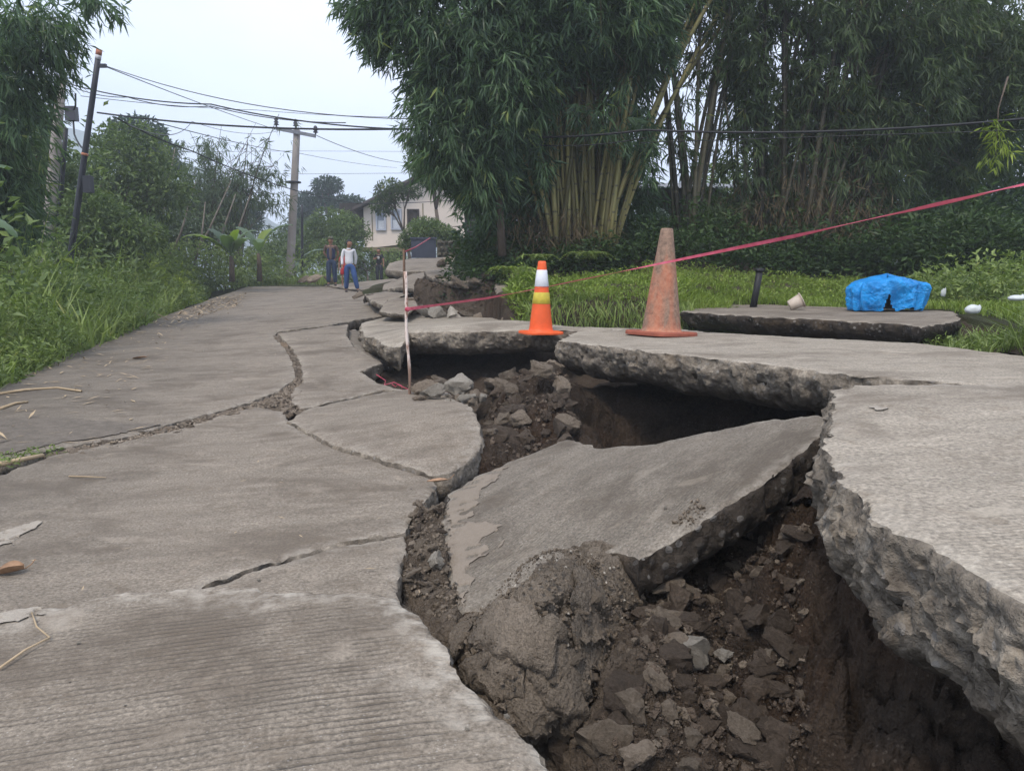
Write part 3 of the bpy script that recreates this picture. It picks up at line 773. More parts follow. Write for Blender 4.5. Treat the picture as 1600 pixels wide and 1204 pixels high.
patch('soil', -2.6, 4.4, 5.55, 15.8, .04, .06, M['soil'], 'soil under the far slabs and in the banks', lambda x, y, z: np.clip(.25 + .5 * fbm(np.column_stack([x, y, z]), 1.2, 3, .5, 3), 0, 1))

M['ground'] = soil_mat('overgrown_earth', (.025, .03, .012), (.05, .055, .025), (.10, .09, .05), (.05, .04, .02))
gx = np.sign(np.linspace(-1, 1, 240)) * np.abs(np.linspace(-1, 1, 240)) ** 2.6 * 400
gy = np.concatenate([np.linspace(-12, 40, 200), 40 + np.linspace(0, 1, 90)[1:] ** 2.2 * 560])
X, Y = np.meshgrid(gx, gy); x, y = X.ravel(), Y.ravel()
cx, cy = np.clip(x, -34, 30), np.clip(y, 0, 60)
z = ground(cx, cy); over = np.hypot(x - cx, y - cy)
z = z - np.where(x < 0, 1, -.15) * over * .08 * (over < 1e9) + 0
z = np.maximum(z, -26 + .02 * np.abs(x))
hole = smooth(-2.9, -2.4, x) * (1 - smooth(4.0, 4.6, x)) * (1 - smooth(15.2, 15.9, y)) * smooth(-2, .3, y)
z = z - hole * 1.6 + .03 * fbm(np.column_stack([x, y]), .8, 3, .5, 3)
z = clamp_slabs(x, y, z, .1)
i = (np.arange(len(gy) - 1)[:, None] * len(gx) + np.arange(len(gx) - 1)[None]).ravel()
tag(mesh('ground', np.column_stack([x, y, z]), np.column_stack([i, i + 1, i + len(gx) + 1, i + len(gx)]), M['ground'], None, True, {'dry': np.zeros(len(x))}),
    'earth and hillside around the road', kind='structure')
# ------------------------------------------------------------------ thin films lying on the slabs
for fn_, pl, mt_, nm_, lb_ in [
    (Ff, [(699, 802), (706, 774), (742, 750), (798, 724), (772, 750), (748, 775), (740, 800), (729, 812), (752, 816), (786, 820), (748, 848), (772, 862), (733, 880), (727, 950), (708, 900), (700, 850)], 'mud_sheet', 'mud_film', 'pale dried mud along the left end of the tilted slab'),
    (Ff, [(770, 822), (782, 819), (776, 830), (768, 830)], 'mud_sheet', 'mud_film', 'small pale mud patch on the tilted slab'),
    (Ff, [(780, 850), (792, 842), (790, 850), (778, 858)], 'mud_sheet', 'mud_film', 'second small mud patch on the tilted slab'),
    (LB2, [(-20, 838), (20, 826), (62, 816), (66, 820), (40, 834), (20, 848), (-20, 858)], 'mortar', 'mortar_patch', 'pale mortar splash at the left of the middle slab'),
    (LA, [(-20, 962), (20, 956), (58, 950), (78, 958), (50, 962), (30, 974), (-20, 976)], 'mortar', 'mortar_patch', 'pale mortar splash on the lip at the left'),
    (Gf, [(1362, 636), (1384, 634), (1390, 640), (1376, 644), (1364, 640)], 'mortar', 'mortar_patch', 'pale spot on the raised slab'),
    (L, [(-100, 658), (0, 655), (60, 652), (130, 656), (190, 662), (250, 664), (190, 678), (100, 692), (0, 712), (-100, 735)], 'dark_grit', 'dirt_film', 'dark gritty dirt beside the long crack at the left')]:
    pp = [hit(fn_, a, b) for a, b in pl]; B = []
    for i in range(len(pp)):
        a, b = pp[i], pp[(i + 1) % len(pp)]; k = max(2, int((b - a).length / .012))
        for j in range(k): B.append(tuple(a.lerp(b, j / k).xy))
    B = np.array(B); B = B + np.column_stack([fbm(B, 14, 4, .65, 3.3), fbm(B, 14, 4, .65, 71.7)]) * np.minimum(.05, .004 + .010 * B[:, 1:])
    lo_, hi_ = B.min(0), B.max(0); I = RNG.uniform(lo_, hi_, (1500, 2)); I = I[inpoly(I[:, 0], I[:, 1], [tuple(q) for q in B])][:700]
    A = np.vstack([B, I]); nb = len(B)
    res = delaunay_2d_cdt([Vector(q) for q in A], [(i, (i + 1) % nb) for i in range(nb)], [], 1, 1e-5)
    V2 = np.array([(q.x, q.y) for q in res[0]]); z = fn_(V2[:, 0], V2[:, 1]); P3 = np.column_stack([V2, z])
    hole = fbm(P3, 16, 3, .6, 9)
    z = z + (.0055 if mt_ != 'mud_sheet' else .0042) + .001 * fbm(P3, 30, 2, .5, 3) + np.where(hole < -.28, -.02, 0) * (mt_ != 'dark_grit')
    tag(mesh(nm_, np.column_stack([V2, z]), [list(f) for f in res[2]], M[mt_], None, True), lb_, kind='structure')
# ================================================================== RUBBLE
def make_rock(seed, n=13, sub=1, rough=.06):
    rg = np.random.default_rng(seed)
    p = rg.normal(size=(n, 3)); p /= np.linalg.norm(p, axis=1)[:, None]; p *= rg.uniform(.75, 1.1, n)[:, None] * np.array([1, .8, .7])
    bm = bmesh.new()
    for q in p: bm.verts.new(q)
    r = bmesh.ops.convex_hull(bm, input=list(bm.verts))
    bmesh.ops.delete(bm, geom=[v for v in bm.verts if not v.link_faces], context='VERTS')
    if sub:
        bmesh.ops.subdivide_edges(bm, edges=list(bm.edges), cuts=sub, use_grid_fill=True)
        bmesh.ops.triangulate(bm, faces=list(bm.faces))
    bm.verts.index_update()
    V = np.array([v.co[:] for v in bm.verts]); F = np.array([[v.index for v in f.verts] for f in bm.faces]); bm.free()
    if sub: V = V * (1 + rough * (fbm(V, 1.7, 4, .6, seed) * 1.8 - .5 * np.abs(fbm(V, 4.5, 3, .6, seed + 3))))[:, None]
    return V * .5, F
ROCKS = [make_rock(100 + i, 15 + i % 6, 6, .20) for i in range(8)]
MIDS = [make_rock(300 + i, 13, 2, .2) for i in range(6)]
PEBS = [make_rock(200 + i, 9, 0) for i in range(6)]
def rotm(rg):
    q = rg.normal(size=4); q /= np.linalg.norm(q); w, x, y, z = q
    return np.array([[1 - 2 * (y * y + z * z), 2 * (x * y - z * w), 2 * (x * z + y * w)], [2 * (x * y + z * w), 1 - 2 * (x * x + z * z), 2 * (y * z - x * w)], [2 * (x * z - y * w), 2 * (y * z + x * w), 1 - 2 * (x * x + y * y)]])
RMESH = {}
def rock(name, pos, size, mat, label, cat='rubble', group=None, rid=None, squash=1.0, rot=None):
    rid = random.randrange(len(ROCKS)) if rid is None else rid
    key = (rid, mat.name)
    if key not in RMESH:
        V, F = ROCKS[rid]; me = bpy.data.meshes.new('rock'); me.from_pydata([tuple(v) for v in V], [], F.tolist()); me.materials.append(mat)
        me.polygons.foreach_set('use_smooth', np.ones(len(me.polygons), bool))
        try: me.set_sharp_from_angle(angle=R(32))
        except Exception: pass
        RMESH[key] = me
    o = bpy.data.objects.new(name, RMESH[key]); COL.objects.link(o)
    o.location = pos; o.rotation_euler = rot or (random.uniform(-.5, .5), random.uniform(-.5, .5), random.uniform(0, 6.28))
    o.scale = (size * random.uniform(.9, 1.15), size * random.uniform(.85, 1.1), size * random.uniform(.8, 1.0) * squash)
    return tag(o, label, cat, group)
def on_surf(px, py, lift=0.0, fn=None):
    v = hit(fn or (lambda x, y: surf(x, y).reshape(np.shape(x))), px, py); return v + Vector((0, 0, lift))
def wpoly(pix, fn):
    return [tuple(hit(fn, a, b).xy) for a, b in pix]
def sample(poly, n, rg=RNG):
    p = np.array(poly); o = []
    while len(o) < n:
        q = rg.uniform(p.min(0), p.max(0), (n * 3, 2)); q = q[inpoly(q[:, 0], q[:, 1], poly)]; o += list(q)
    return np.array(o[:n])
def pebble_mesh(name, P3, sizes, mat, label, kind='stuff', flat=1.0, src=None):
    Vs, Fs, b = [], [], 0
    for p, s in zip(P3, sizes):
        V, F = (src or PEBS)[RNG.integers(len(src or PEBS))]; V = (V @ rotm(RNG).T) * s; V[:, 2] *= flat; Vs.append(V + p); Fs.append(F + b); b += len(V)
    return tag(mesh(name, np.vstack(Vs), np.vstack(Fs), mat, None, False), label, kind=kind)

G1 = lambda x, y: ground(x, y)
pit_near = [(1020, 900), (1090, 880), (1180, 850), (1235, 800), (1255, 900), (1262, 1204), (1100, 1290), (900, 1290), (930, 1150), (975, 1060), (1008, 960)]
WN = wpoly(pit_near, G1)
# named blocks
SC = 1.22
big = [('pale_rock', 1082, 1030, .145, 'rock_pale', 'largest pale angular rock lying in the pit rubble', 3, .9),
       ('concrete_block', 1046, 930, .12, 'rock_grey', 'squarish grey concrete block under the tilted slab', 0, 1.0),
       ('pale_rock', 1130, 1032, .07, 'rock_pale', 'small pale rock touching the largest pale rock', 1, .8),
       ('brown_rock', 1108, 1078, .095, 'rock_brown', 'brown wedge of rock below the largest pale rock', 2, .9),
       ('brown_rock', 1132, 1098, .075, 'rock_grey', 'rounded grey-brown rock in the middle of the rubble', 4, .8),
       ('brown_rock', 1182, 1088, .11, 'rock_brown', 'broad brown rock against the foot of the soil wall', 5, 1.0),
       ('brown_rock', 1160, 1148, .09, 'rock_grey', 'roundish rock near the bottom of the pit rubble', 6, 1.0),
       ('tan_rock', 955, 1160, .12, 'rock_grey', 'tan-grey block beside the dark gap under the lump', 7, 1.0),
       ('tan_rock', 1000, 1192, .085, 'rock_tan', 'tan rock at the bottom edge of the rubble', 1, 1.1),
       ('brown_rock', 1090, 985, .08, 'rock_brown', 'brown rock right above the largest pale rock', 2, .8),
       ('brown_rock', 1185, 975, .13, 'rock_brown', 'long craggy brown rock below the slab underside', 3, .7),
       ('brown_rock', 1170, 925, .07, 'rock_brown', 'brown rock in the shade of the tilted slab', 5, .8),
       ('brown_rock', 1215, 1010, .085, 'rock_brown', 'dark brown rock beside the soil wall', 6, .9),
       ('brown_rock', 1030, 995, .10, 'rock_brown', 'dark clod wedged beside the crumbling lump', 4, 1.1),
       ('brown_rock', 1205, 1150, .08, 'rock_brown', 'reddish clod low in the pit at the wall foot', 0, 1.0),
       ('grey_rock', 870, 1178, .09, 'rock_brown', 'rock jammed in the dark gap at the near slab tip', 2, 1.2)]
for nm, px, py, s, mt, lb, rid, sq in big:
    rock(nm, on_surf(px, py, s * .2), s * SC, M[mt], lb, 'rock', None, rid, sq)
q = sample(WN, 220); z = surf(q[:, 0], q[:, 1]); s = RNG.uniform(.02, .045, len(q))
pebble_mesh('rubble', np.column_stack([q, z + s * .3]), s, M['rock_grey'], 'small grey rubble in the near pit', src=MIDS)
q = sample(WN, 300); z = surf(q[:, 0], q[:, 1]); s = RNG.uniform(.025, .055, len(q))
pebble_mesh('rubble', np.column_stack([q, z + s * .2]), s, M['rock_brown'], 'small earthy rubble in the near pit', src=MIDS)
q = sample(WN, 190); z = surf(q[:, 0], q[:, 1])
for (x, y), zz in zip(q, z):
    s = random.choice([.05, .06, .08, .10, .13]) * random.uniform(.8, 1.25)
    rock('clod', (x, y, zz + s * .05), s, M[random.choice(['rock_brown', 'rock_brown', 'rock_grey'])], 'small earthy clod among the rubble of the near pit', 'clod', 'clods in the near pit')
q = sample(WN, 5200); z = surf(q[:, 0], q[:, 1]); s = RNG.uniform(.004, .02, len(q)) ** 1.0
pebble_mesh('gravel', np.column_stack([q, z + s * .2]), s, M['rock_brown'], 'loose dark grit in the near pit')
q = sample(WN, 1200); z = surf(q[:, 0], q[:, 1]); s = RNG.uniform(.004, .013, len(q))
pebble_mesh('gravel', np.column_stack([q, z + s * .3]), s, M['rock_grey'], 'small grey stones in the near pit')

# channel between slabs
CH = wpoly([(668, 772), (690, 770), (690, 800), (700, 860), (706, 905), (722, 955), (712, 1000), (690, 985), (660, 935), (632, 925), (640, 860), (640, 832), (660, 795)], G1)
q = sample(CH, 80); z = surf(q[:, 0], q[:, 1])
for (x, y), zz in zip(q, z):
    s = random.uniform(.03, .075)
    rock('crumb_lump', (x, y, zz + s * .15), s, M[random.choice(['rock_grey', 'rock_brown', 'rock_grey', 'rock_tan'])], 'crumbly lump filling the crack between the near slabs', 'clod', 'lumps in the crack between near slabs', squash=.7)
rock('pale_rock', on_surf(682, 882, .02), .085, M['rock_pale'], 'whitish stone standing in the crack beside the tilted slab', 'rock', None, 3, 1.3)
q = sample(CH, 900); z = surf(q[:, 0], q[:, 1]); s = RNG.uniform(.006, .022, len(q))
pebble_mesh('gravel', np.column_stack([q, z + s * .3]), s, M['rock_grey'], 'crumbs in the crack between the near slabs')
# stones lying on the crumbling lump
q = sample(wpoly([(725, 965), (760, 950), (900, 865), (1005, 895), (990, 980), (940, 1110), (800, 1100), (730, 1040)], Jf), 1100)
z = Jf(q[:, 0], q[:, 1]); s = RNG.uniform(.004, .009, len(q)) * RNG.choice([1, 1, 1, 2.2], len(q))
pebble_mesh('gravel', np.column_stack([q, z + .012]), s, M['rock_grey'], 'small stones on the crumbling lump')
for px, py, s in ((905, 868, .05), (930, 880, .045), (925, 935, .075), (905, 960, .06), (850, 940, .06), (845, 1010, .05), (900, 1030, .055), (880, 985, .04), (935, 990, .05), (860, 1060, .05), (925, 1060, .06), (800, 1055, .045), (760, 1035, .05), (740, 1055, .045), (990, 885, .035), (960, 1010, .045)):
    rock('crumb_lump', hit(Jf, px, py) + Vector((0, 0, s * .05)), s, M['rock_grey'], 'dusty lump stuck on the big crumbling lump', 'clod', 'lumps on the crumbling lump', squash=.7)
q = sample(wpoly([(760, 950), (900, 865), (1005, 895), (990, 980), (940, 1110), (800, 1100)], Jf), 40); s = RNG.uniform(.006, .014, len(q))
pebble_mesh('gravel', np.column_stack([q, Jf(q[:, 0], q[:, 1]) + .016]), s, M['rock_pale'], 'pale pebbles on the crumbling lump')
JR = wpoly([(905, 862), (1012, 892), (990, 980), (962, 1060), (925, 1135), (890, 1080), (925, 1010), (945, 960), (915, 900)], Jf)
q = sample(JR, 170); s = RNG.uniform(.018, .05, len(q))
pebble_mesh('rubble', np.column_stack([q, Jf(q[:, 0], q[:, 1]) - .035 + s * .15]), s, M['rock_grey'], 'angular crumbs breaking off the right face of the lump', src=MIDS)
q = sample(wpoly([(712, 970), (860, 890), (930, 930), (890, 1110), (780, 1100), (706, 1000)], Jf), 150); s = RNG.uniform(.012, .04, len(q))
pebble_mesh('rubble', np.column_stack([q, Jf(q[:, 0], q[:, 1]) - .022]), s, M['rock_grey'], 'crumbs between the crust fragments of the lump', src=MIDS)
# crumbs on the tilted slab's near edge
q = sample(wpoly([(1050, 820), (1085, 780), (1105, 795), (1080, 825)], Ff), 60); s = RNG.uniform(.005, .02, len(q))
pebble_mesh('gravel', np.column_stack([q, Ff(q[:, 0], q[:, 1]) + s * .3]), s, M['rock_grey'], 'crumbs on the edge of the tilted slab')
# first hole
W1 = wpoly([(755, 640), (860, 560), (892, 600), (898, 680), (860, 700), (770, 745), (745, 745), (768, 700)], G1)
q = sample(W1, 105); z = surf(q[:, 0], q[:, 1])
for (x, y), zz in zip(q, z):
    s = random.choice([.06, .09, .13, .2, .26])
    rock('clod', (x, y, zz + s * .12), s, M[random.choice(['rock_brown', 'rock_brown', 'rock_grey'])], 'brown clod on the rubble heap in the middle hole', 'clod', 'clods on the heap in the middle hole')
q = sample(W1, 900); z = surf(q[:, 0], q[:, 1]); s = RNG.uniform(.01, .045, len(q))
pebble_mesh('gravel', np.column_stack([q, z + s * .2]), s, M['rock_brown'], 'loose earth crumbs in the middle hole')
for nm, px, py, s, mt, lb, rid, sq in [('grey_rock', 850, 580, .26, 'rock_grey', 'large grey rock tilted up under the slab corner', 0, 1.2),
       ('grey_rock', 878, 600, .2, 'rock_grey', 'grey rock under the corner of the long slab', 2, 1.0),
       ('grey_rock', 870, 640, .2, 'rock_grey', 'grey lumpy rock half way down the rubble heap', 4, .9),
       ('grey_rock', 720, 600, .34, 'rock_pale', 'crumbled grey rock behind the rounded slab', 5, .7),
       ('grey_rock', 740, 622, .22, 'rock_grey', 'grey rock at the far tip of the rounded slab', 6, .8),
       ('grey_rock', 690, 598, .22, 'rock_tan', 'pale brown crumbly rock behind the rounded slab', 1, .7),
       ('grey_rock', 885, 690, .17, 'rock_brown', 'brown rock at the far rim of the tilted slab', 3, 1.0),
       ('grey_rock', 765, 690, .14, 'rock_grey', 'grey rock beside the thick lip of the rounded slab', 7, .9)]:
    d = {850: 5.3, 878: 5.2, 870: 4.9, 720: 5.7, 740: 5.5, 690: 5.9, 885: 4.3, 765: 4.5}[px]
    rock(nm, P(px, py, d), s, M[mt], lb, 'rock', None, rid, sq)
q = sample([(-.75, 5.6), (-.2, 5.3), (-.2, 5.75), (-.8, 6.1)], 26)
for x, y in q: rock('crumb_lump', (x, y, .08 + random.uniform(-.06, .06)), random.uniform(.08, .19), M[random.choice(['rock_grey', 'rock_pale'])], 'crumbled lump behind the rounded slab', 'clod', 'lumps behind the rounded slab')
# rubble behind, on the raised slab and in front of the block of earth
for i, (px, py, d, s, mt) in enumerate([(666, 488, 11.3, .26, 'rock_pale'), (684, 490, 11.1, .34, 'rock_pale'), (706, 489, 11.0, .36, 'rock_pale'), (728, 492, 11.0, .22, 'rock_grey'), (650, 484, 11.6, .2, 'rock_grey'),
       (800, 502, 9.4, .4, 'rock_grey'), (745, 496, 10.6, .25, 'rock_grey'), (790, 470, 10.5, .3, 'rock_grey'), (800, 455, 10.6, .25, 'rock_grey'), (640, 470, 12.5, .25, 'rock_grey'), (655, 480, 12.0, .24, 'rock_brown'),
       (715, 441, 12.2, .3, 'rock_grey'), (740, 440, 12.2, .28, 'rock_grey'), (762, 432, 12.6, .25, 'rock_grey'), (690, 434, 12.7, .2, 'rock_grey'), (560, 461, 17, .3, 'rock_grey'), (575, 466, 15.5, .35, 'rock_brown'),
       (700, 406, 20, .3, 'rock_tan'), (690, 412, 19, .35, 'rock_tan'), (820, 440, 10.6, .24, 'rock_grey'), (826, 452, 10.4, .2, 'rock_grey'), (812, 430, 11, .22, 'rock_grey'), (834, 462, 10.2, .22, 'rock_grey'), (490, 436, 27, .6, 'rock_grey'), (515, 437, 27.5, .55, 'rock_grey'), (475, 437, 27, .5, 'rock_grey')]):
    rock('rubble_piece', P(px, py, d), s * (1.35 if 640 < px < 735 else 1.0), M[mt], *(('pale concrete rubble piece lying before the cut block of earth', 'rubble', 'rubble before the earth block') if 640 < px < 735 and py > 460 else ('stone embedded in the weedy bank left of the orange cone', 'stone', 'stones in the bank by the orange cone') if px > 780 else ('grey boulder in the weeds behind the two walking men', 'stone', 'boulders behind the walking men') if px < 520 else ('rubble piece on the rim above the earth block', 'rubble', 'rubble on the rim of the earth block') if 680 < px and 425 < py < 445 else ('broken piece of concrete between the men and the stakes', 'rubble', 'rubble between the men and the stakes')), squash=.7)
q = sample([(-1.7, 12.0), (-1.7, 12.35), (-.25, 12.35), (-.25, 12.0)], 260); z = surf(q[:, 0], q[:, 1], .0549); s = RNG.uniform(.03, .11, len(q))
pebble_mesh('rubble', np.column_stack([q, z]), s, M['rock_brown'], 'crumbled soil on the cut face of the earth block', src=MIDS)
# grit and pale specks scattered over the carriageway
ROADP = wpoly([(0, 760), (380, 480), (600, 470), (700, 700), (650, 900), (850, 1200), (0, 1200)], L)
q = sample(ROADP, 260); q = q[np.argsort(RNG.random(len(q)))]
s = RNG.uniform(.002, .009, len(q)) * (1 + q[:, 1] * .12)
pebble_mesh('gravel', np.column_stack([q, L(q[:, 0], q[:, 1]) + .006]), s, M['rock_pale'], 'scattered pale grit on the road')
for px, py, s in ((405, 908, .016), (123, 1006, .013), (108, 1066, .009), (196, 1102, .009), (730, 1140, .014), (792, 1120, .016), (1040, 795, .02)):
    fn = Ff if px > 1000 else LA
    rock('pebble', hit(fn, px, py) + Vector((0, 0, s * .2)), s, M['rock_pale'], 'pale pebble lying alone on the road concrete', 'pebble', 'single pebbles on the road')

FIS = [wpoly(a, L) for a in ([(100, 700), (262, 664), (345, 642), (398, 628), (436, 611), (440, 630), (398, 638), (345, 652), (270, 676), (110, 712)], [(436, 609), (462, 590), (478, 594), (470, 612), (462, 630), (480, 642), (520, 640), (500, 648), (440, 640)], [(440, 545), (457, 545), (468, 566), (474, 592), (462, 592), (457, 566)])]
for poly, n in zip(FIS, (90, 60, 36)):
    q = sample(poly, n); z = L(q[:, 0], q[:, 1])
    for x, y in q:
        s = random.uniform(.03, .085); rock('crumb_lump', (x, y, float(L(x, y)) - .012), s, M['rock_tan' if random.random() < .75 else 'rock_grey'], 'tan crumb of broken concrete in the long crack across the road', 'clod', 'crumbs in the long crack', squash=.55)
    q = sample(poly, n * 12); s = RNG.uniform(.005, .025, len(q)); pebble_mesh('gravel', np.column_stack([q, L(q[:, 0], q[:, 1]) - .012]), s, M['rock_tan'], 'fine tan crumbs in the long crack')
# ================================================================== TRAFFIC CONES
M['cone_orange'] = plain('orange_cone_plastic', (.82, .125, .03), .5, .22, 9)
M['cone_white'] = plain('white_reflective_band', (.72, .74, .78), .4, .12, 14)
M['cone_yellow'] = plain('yellow_reflective_band', (.62, .50, .06), .5, .35, 16)
m, nt, b, o = newmat('faded_dirty_cone_rubber'); g = N(nt)
c = g.coord('Object'); st = g.n('ShaderNodeMapping', i0=c, Scale=(1, 1, .25)).outputs[0]
n1 = g.noise(st, 9, 6, .7, .6); n2 = g.noise(c, 30, 4, .7)
sz = g.n('ShaderNodeSeparateXYZ', i0=c).outputs[2]
red = g.ramp(n2, [(.3, (.34, .11, .06)), (.7, (.44, .205, .125))])
gry = g.ramp(n2, [(.3, (.13, .085, .062)), (.7, (.33, .22, .155))])
f = g.m('ADD', n1, g.ramp(sz, [(.0, -.0), (.09, .16), (.5, .10), (.85, .36)]))
col = g.mix(g.ramp(f, [(.50, 0.0), (.72, 1.0)]), red, gry)
band = g.noise(g.n('ShaderNodeMapping', i0=c, Scale=(.4, .4, 9)).outputs[0], 2.2, 3, .6)
col = g.mix(g.m('MULTIPLY', g.ramp(band, [(.58, 0.0), (.68, 1.0)]), .5), col, (.10, .075, .06))
nt.links.new(col, b.inputs['Base Color']); b.inputs['Roughness'].default_value = .75
M['cone_old'] = m
M['flange'] = plain('dull_red_rubber_base', (.34, .10, .06), .75, .4, 12)

def flange_mb(w, h, corner=.35, n=40):
    mb = MB(); prof = []
    pts = []
    for k in range(n):
        a = 2 * math.pi * k / n; e = 2 / (2 + 2.2 * (1 - corner))
        pts.append((abs(math.cos(a)) ** e * math.copysign(1, math.cos(a)) * w / 2, abs(math.sin(a)) ** e * math.copysign(1, math.sin(a)) * w / 2))
    vs = []
    for s_, z in ((1, 0), (1.0, h * .7), (.985, h), (.0, h + .004)):
        vs += [(x * s_, y * s_, z) for x, y in pts]
    fs = [[i * n + k, i * n + (k + 1) % n, (i + 1) * n + (k + 1) % n, (i + 1) * n + k] for i in range(3) for k in range(n)]
    fs.append(list(range(n))[::-1])
    return mb.add(vs, fs)
def cone(loc, H, rb, rt, fw, fh, bands, body_mat, fl_mat, label, tilt):
    t = empty('traffic_cone', loc, label, 'traffic cone')
    def put(mb, name, mat, smooth=True):
        o = mesh(name, np.array(mb.v), mb.f, mat, None, smooth, origin=(0, 0, 0)); o.parent = t; return o
    rad = lambda z: rb + (rt - rb) * (z - fh) / (H - fh)
    prof = [(rb * 1.10, fh), (rb * 1.02, fh + .012)] + [(rad(z), z) for z in np.linspace(fh + .03, H - .008, 24)] + [(rt * .88, H), (rt * .7, H), (rt * .66, H - .05), (rt * .7, H - .3)]
    o = put(MB().lathe((0, 0, 0), prof, 40), 'cone_body', body_mat)
    put(flange_mb(fw, fh), 'base', fl_mat, False)
    for nm, z0, z1, mt in bands:
        put(MB().lathe((0, 0, 0), [(rad(z0) + .0005, z0), (rad(z0) + .003, z0 + .003), (rad((z0 + z1) / 2) + .003, (z0 + z1) / 2), (rad(z1) + .003, z1 - .003), (rad(z1) + .0005, z1)], 40), nm, mt)
    t.rotation_euler = tilt
    return t
c1 = P(845, 512, 7.4)
cone((c1.x, c1.y, float(If(c1.x, c1.y)) + .004), .70, .118, .038, .40, .022,
     [('white_band', .455, .615, M['cone_white']), ('yellow_band', .29, .40, M['cone_yellow'])], M['cone_orange'], M['cone_orange'], 'bright orange traffic cone with white and yellow reflective bands', (0, R(.8), R(20)))
c2 = P(1033, 521, 6.4)
cone((c2.x, c2.y, float(Hf(c2.x, c2.y)) + .004), .885, .165, .05, .52, .03, [], M['cone_old'], M['flange'], 'taller faded brownish-pink traffic cone without bands on the long slab', (0, R(2.2), R(35)))

# ================================================================== STAKES, TAPE
m, nt, b, o = newmat('peeling_painted_wood'); g = N(nt); c = g.coord('Object')
n = g.noise(g.n('ShaderNodeMapping', i0=c, Scale=(1, 1, .3)).outputs[0], 30, 4, .7); sz = g.n('ShaderNodeSeparateXYZ', i0=c).outputs[2]
col = g.mix(g.ramp(n, [(.42, 0.0), (.55, 1.0)]), (.30, .17, .12), (.72, .62, .55))
col = g.mix(g.ramp(sz, [(.28, 1.0), (.40, 0.0)]), col, g.ramp(n, [(.3, (.16, .10, .075)), (.7, (.30, .2, .15))]))
nt.links.new(col, b.inputs['Base Color']); b.inputs['Roughness'].default_value = .85; M['stake'] = m
M['wood'] = plain('weathered_brown_wood', (.24, .15, .10), .9, .4, 20, bump=.003)
m, nt, b, o = newmat('red_plastic_tape'); g = N(nt); c = g.coord('Object')
nt.links.new(g.ramp(g.noise(c, 25, 3), [(.35, (.42, .055, .09)), (.65, (.62, .13, .19))]), b.inputs['Base Color']); b.inputs['Roughness'].default_value = .4
tr = g.n('ShaderNodeBsdfTranslucent', Color=(.7, .15, .2, 1)); mx = g.n('ShaderNodeMixShader', i0=.25)
nt.links.new(b.outputs[0], mx.inputs[1]); nt.links.new(tr.outputs[0], mx.inputs[2]); nt.links.new(mx.outputs[0], o.inputs[0]); M['tape'] = m

sb, stp = P(640, 610, 6.0), P(632.5, 424, 6.0)
pts = [sb.lerp(stp, t) + Vector((.006 * math.sin(9 * t), .004 * math.cos(7 * t), 0)) for t in np.linspace(-.12, 1, 14)]
tag(MB().tube(pts, [.012 + .002 * math.sin(i * 2.1) for i in range(14)], 8).build('wooden_stake', M['stake'], None, True), 'thin wooden stake with peeling white paint holding the red tape', 'stake')
pts = [P(632, 462, 14.3), P(631.5, 425, 14.3), P(631, 389, 14.3)]
tag(MB().tube([pts[0] + Vector((0, 0, -.1)), pts[1], pts[2]], [.026, .024, .022], 8).build('wooden_stake', M['wood'], None, True), 'brown stake further up the slope near the dark gate', 'stake')

def ribbon(path, width, tw, name, label, sag=0, n=90, fold=.35):
    V, F = [], []
    for i in range(n + 1):
        t = i / n; k = t * (len(path) - 1); j = min(int(k), len(path) - 2); p = path[j].lerp(path[j + 1], k - j)
        p = p + Vector((0, 0, -sag * 4 * t * (1 - t)))
        d = (path[min(j + 1, len(path) - 1)] - path[j]).normalized(); up = Vector((0, 0, 1)); s_ = d.cross(up).normalized(); u = s_.cross(d)
        a = tw * t + .5 * math.sin(11 * t) + .3 * math.sin(27 * t); w = width(t) if callable(width) else width
        e = u * math.cos(a) + s_ * math.sin(a); f = u * -math.sin(a) + s_ * math.cos(a)
        for q, h in ((-.5, 0), (-.2, fold * .25), (.05, -fold * .1), (.3, fold * .2), (.5, -.05)):
            V.append(p + e * (w * q) + f * (w * h))
        if i:
            b_ = (i - 1) * 5
            for q in range(4): F.append([b_ + q, b_ + q + 1, b_ + q + 6, b_ + q + 5])
    o = mesh(name, np.array([tuple(v) for v in V]), F, M['tape'], None, True)
    return tag(o, label, 'barrier tape')
a_, e_ = P(637, 483, 5.98), P(1640, 279, 2.45)
mid = P(1035, 411, 1 / (1 / 5.98 + (1035 - 637) / (1640 - 637) * (1 / 2.45 - 1 / 5.98)))
ribbon([a_ + Vector((-.01, -.014, 0)), P(760, 466, 1 / (1 / 5.98 + .1226 * (.408 - .1672))), P(850, 449, 1 / (1 / 5.98 + .2124 * (.408 - .1672))), mid, P(1240, 369, 1 / (1 / 5.98 + .601 * (.408 - .1672))), P(1420, 329, 1 / (1 / 5.98 + .781 * (.408 - .1672))), e_],
       lambda t: .018 + .007 * math.sin(7 * t + 1) + .004 * t, 5.5, 'barrier_tape', 'red plastic barrier tape stretched in front of both cones', n=160)
MB_ = MB()
MB_.tube([pts[2] + Vector((0, 0, -.06)), P(650, 386, 15.5), P(672, 372, 17.5)], .014, 5)
tag(MB_.build('barrier_tape', M['tape'], None, True), 'short pinkish tape from the brown stake to the dark gate', 'barrier tape')
kn = MB().ball(a_ + Vector((0, -.015, 0)), (.022, .02, .02), 8, 6); tag(kn.build('tape_knot', M['tape'], None, True), 'knot of red tape tied round the painted stake', 'tape knot')
MB_ = MB()
for k in range(2):
    base = P(588 + k * 20, 590 + k * 8, 6.6)
    MB_.tube([base + Vector((.05 * j + .03 * math.sin(j * 2.2 + k), .04 * math.sin(j * 1.7), -.02 * j + .03 * math.cos(j * 1.9 + k * 2))) for j in range(7)], .0045, 5)
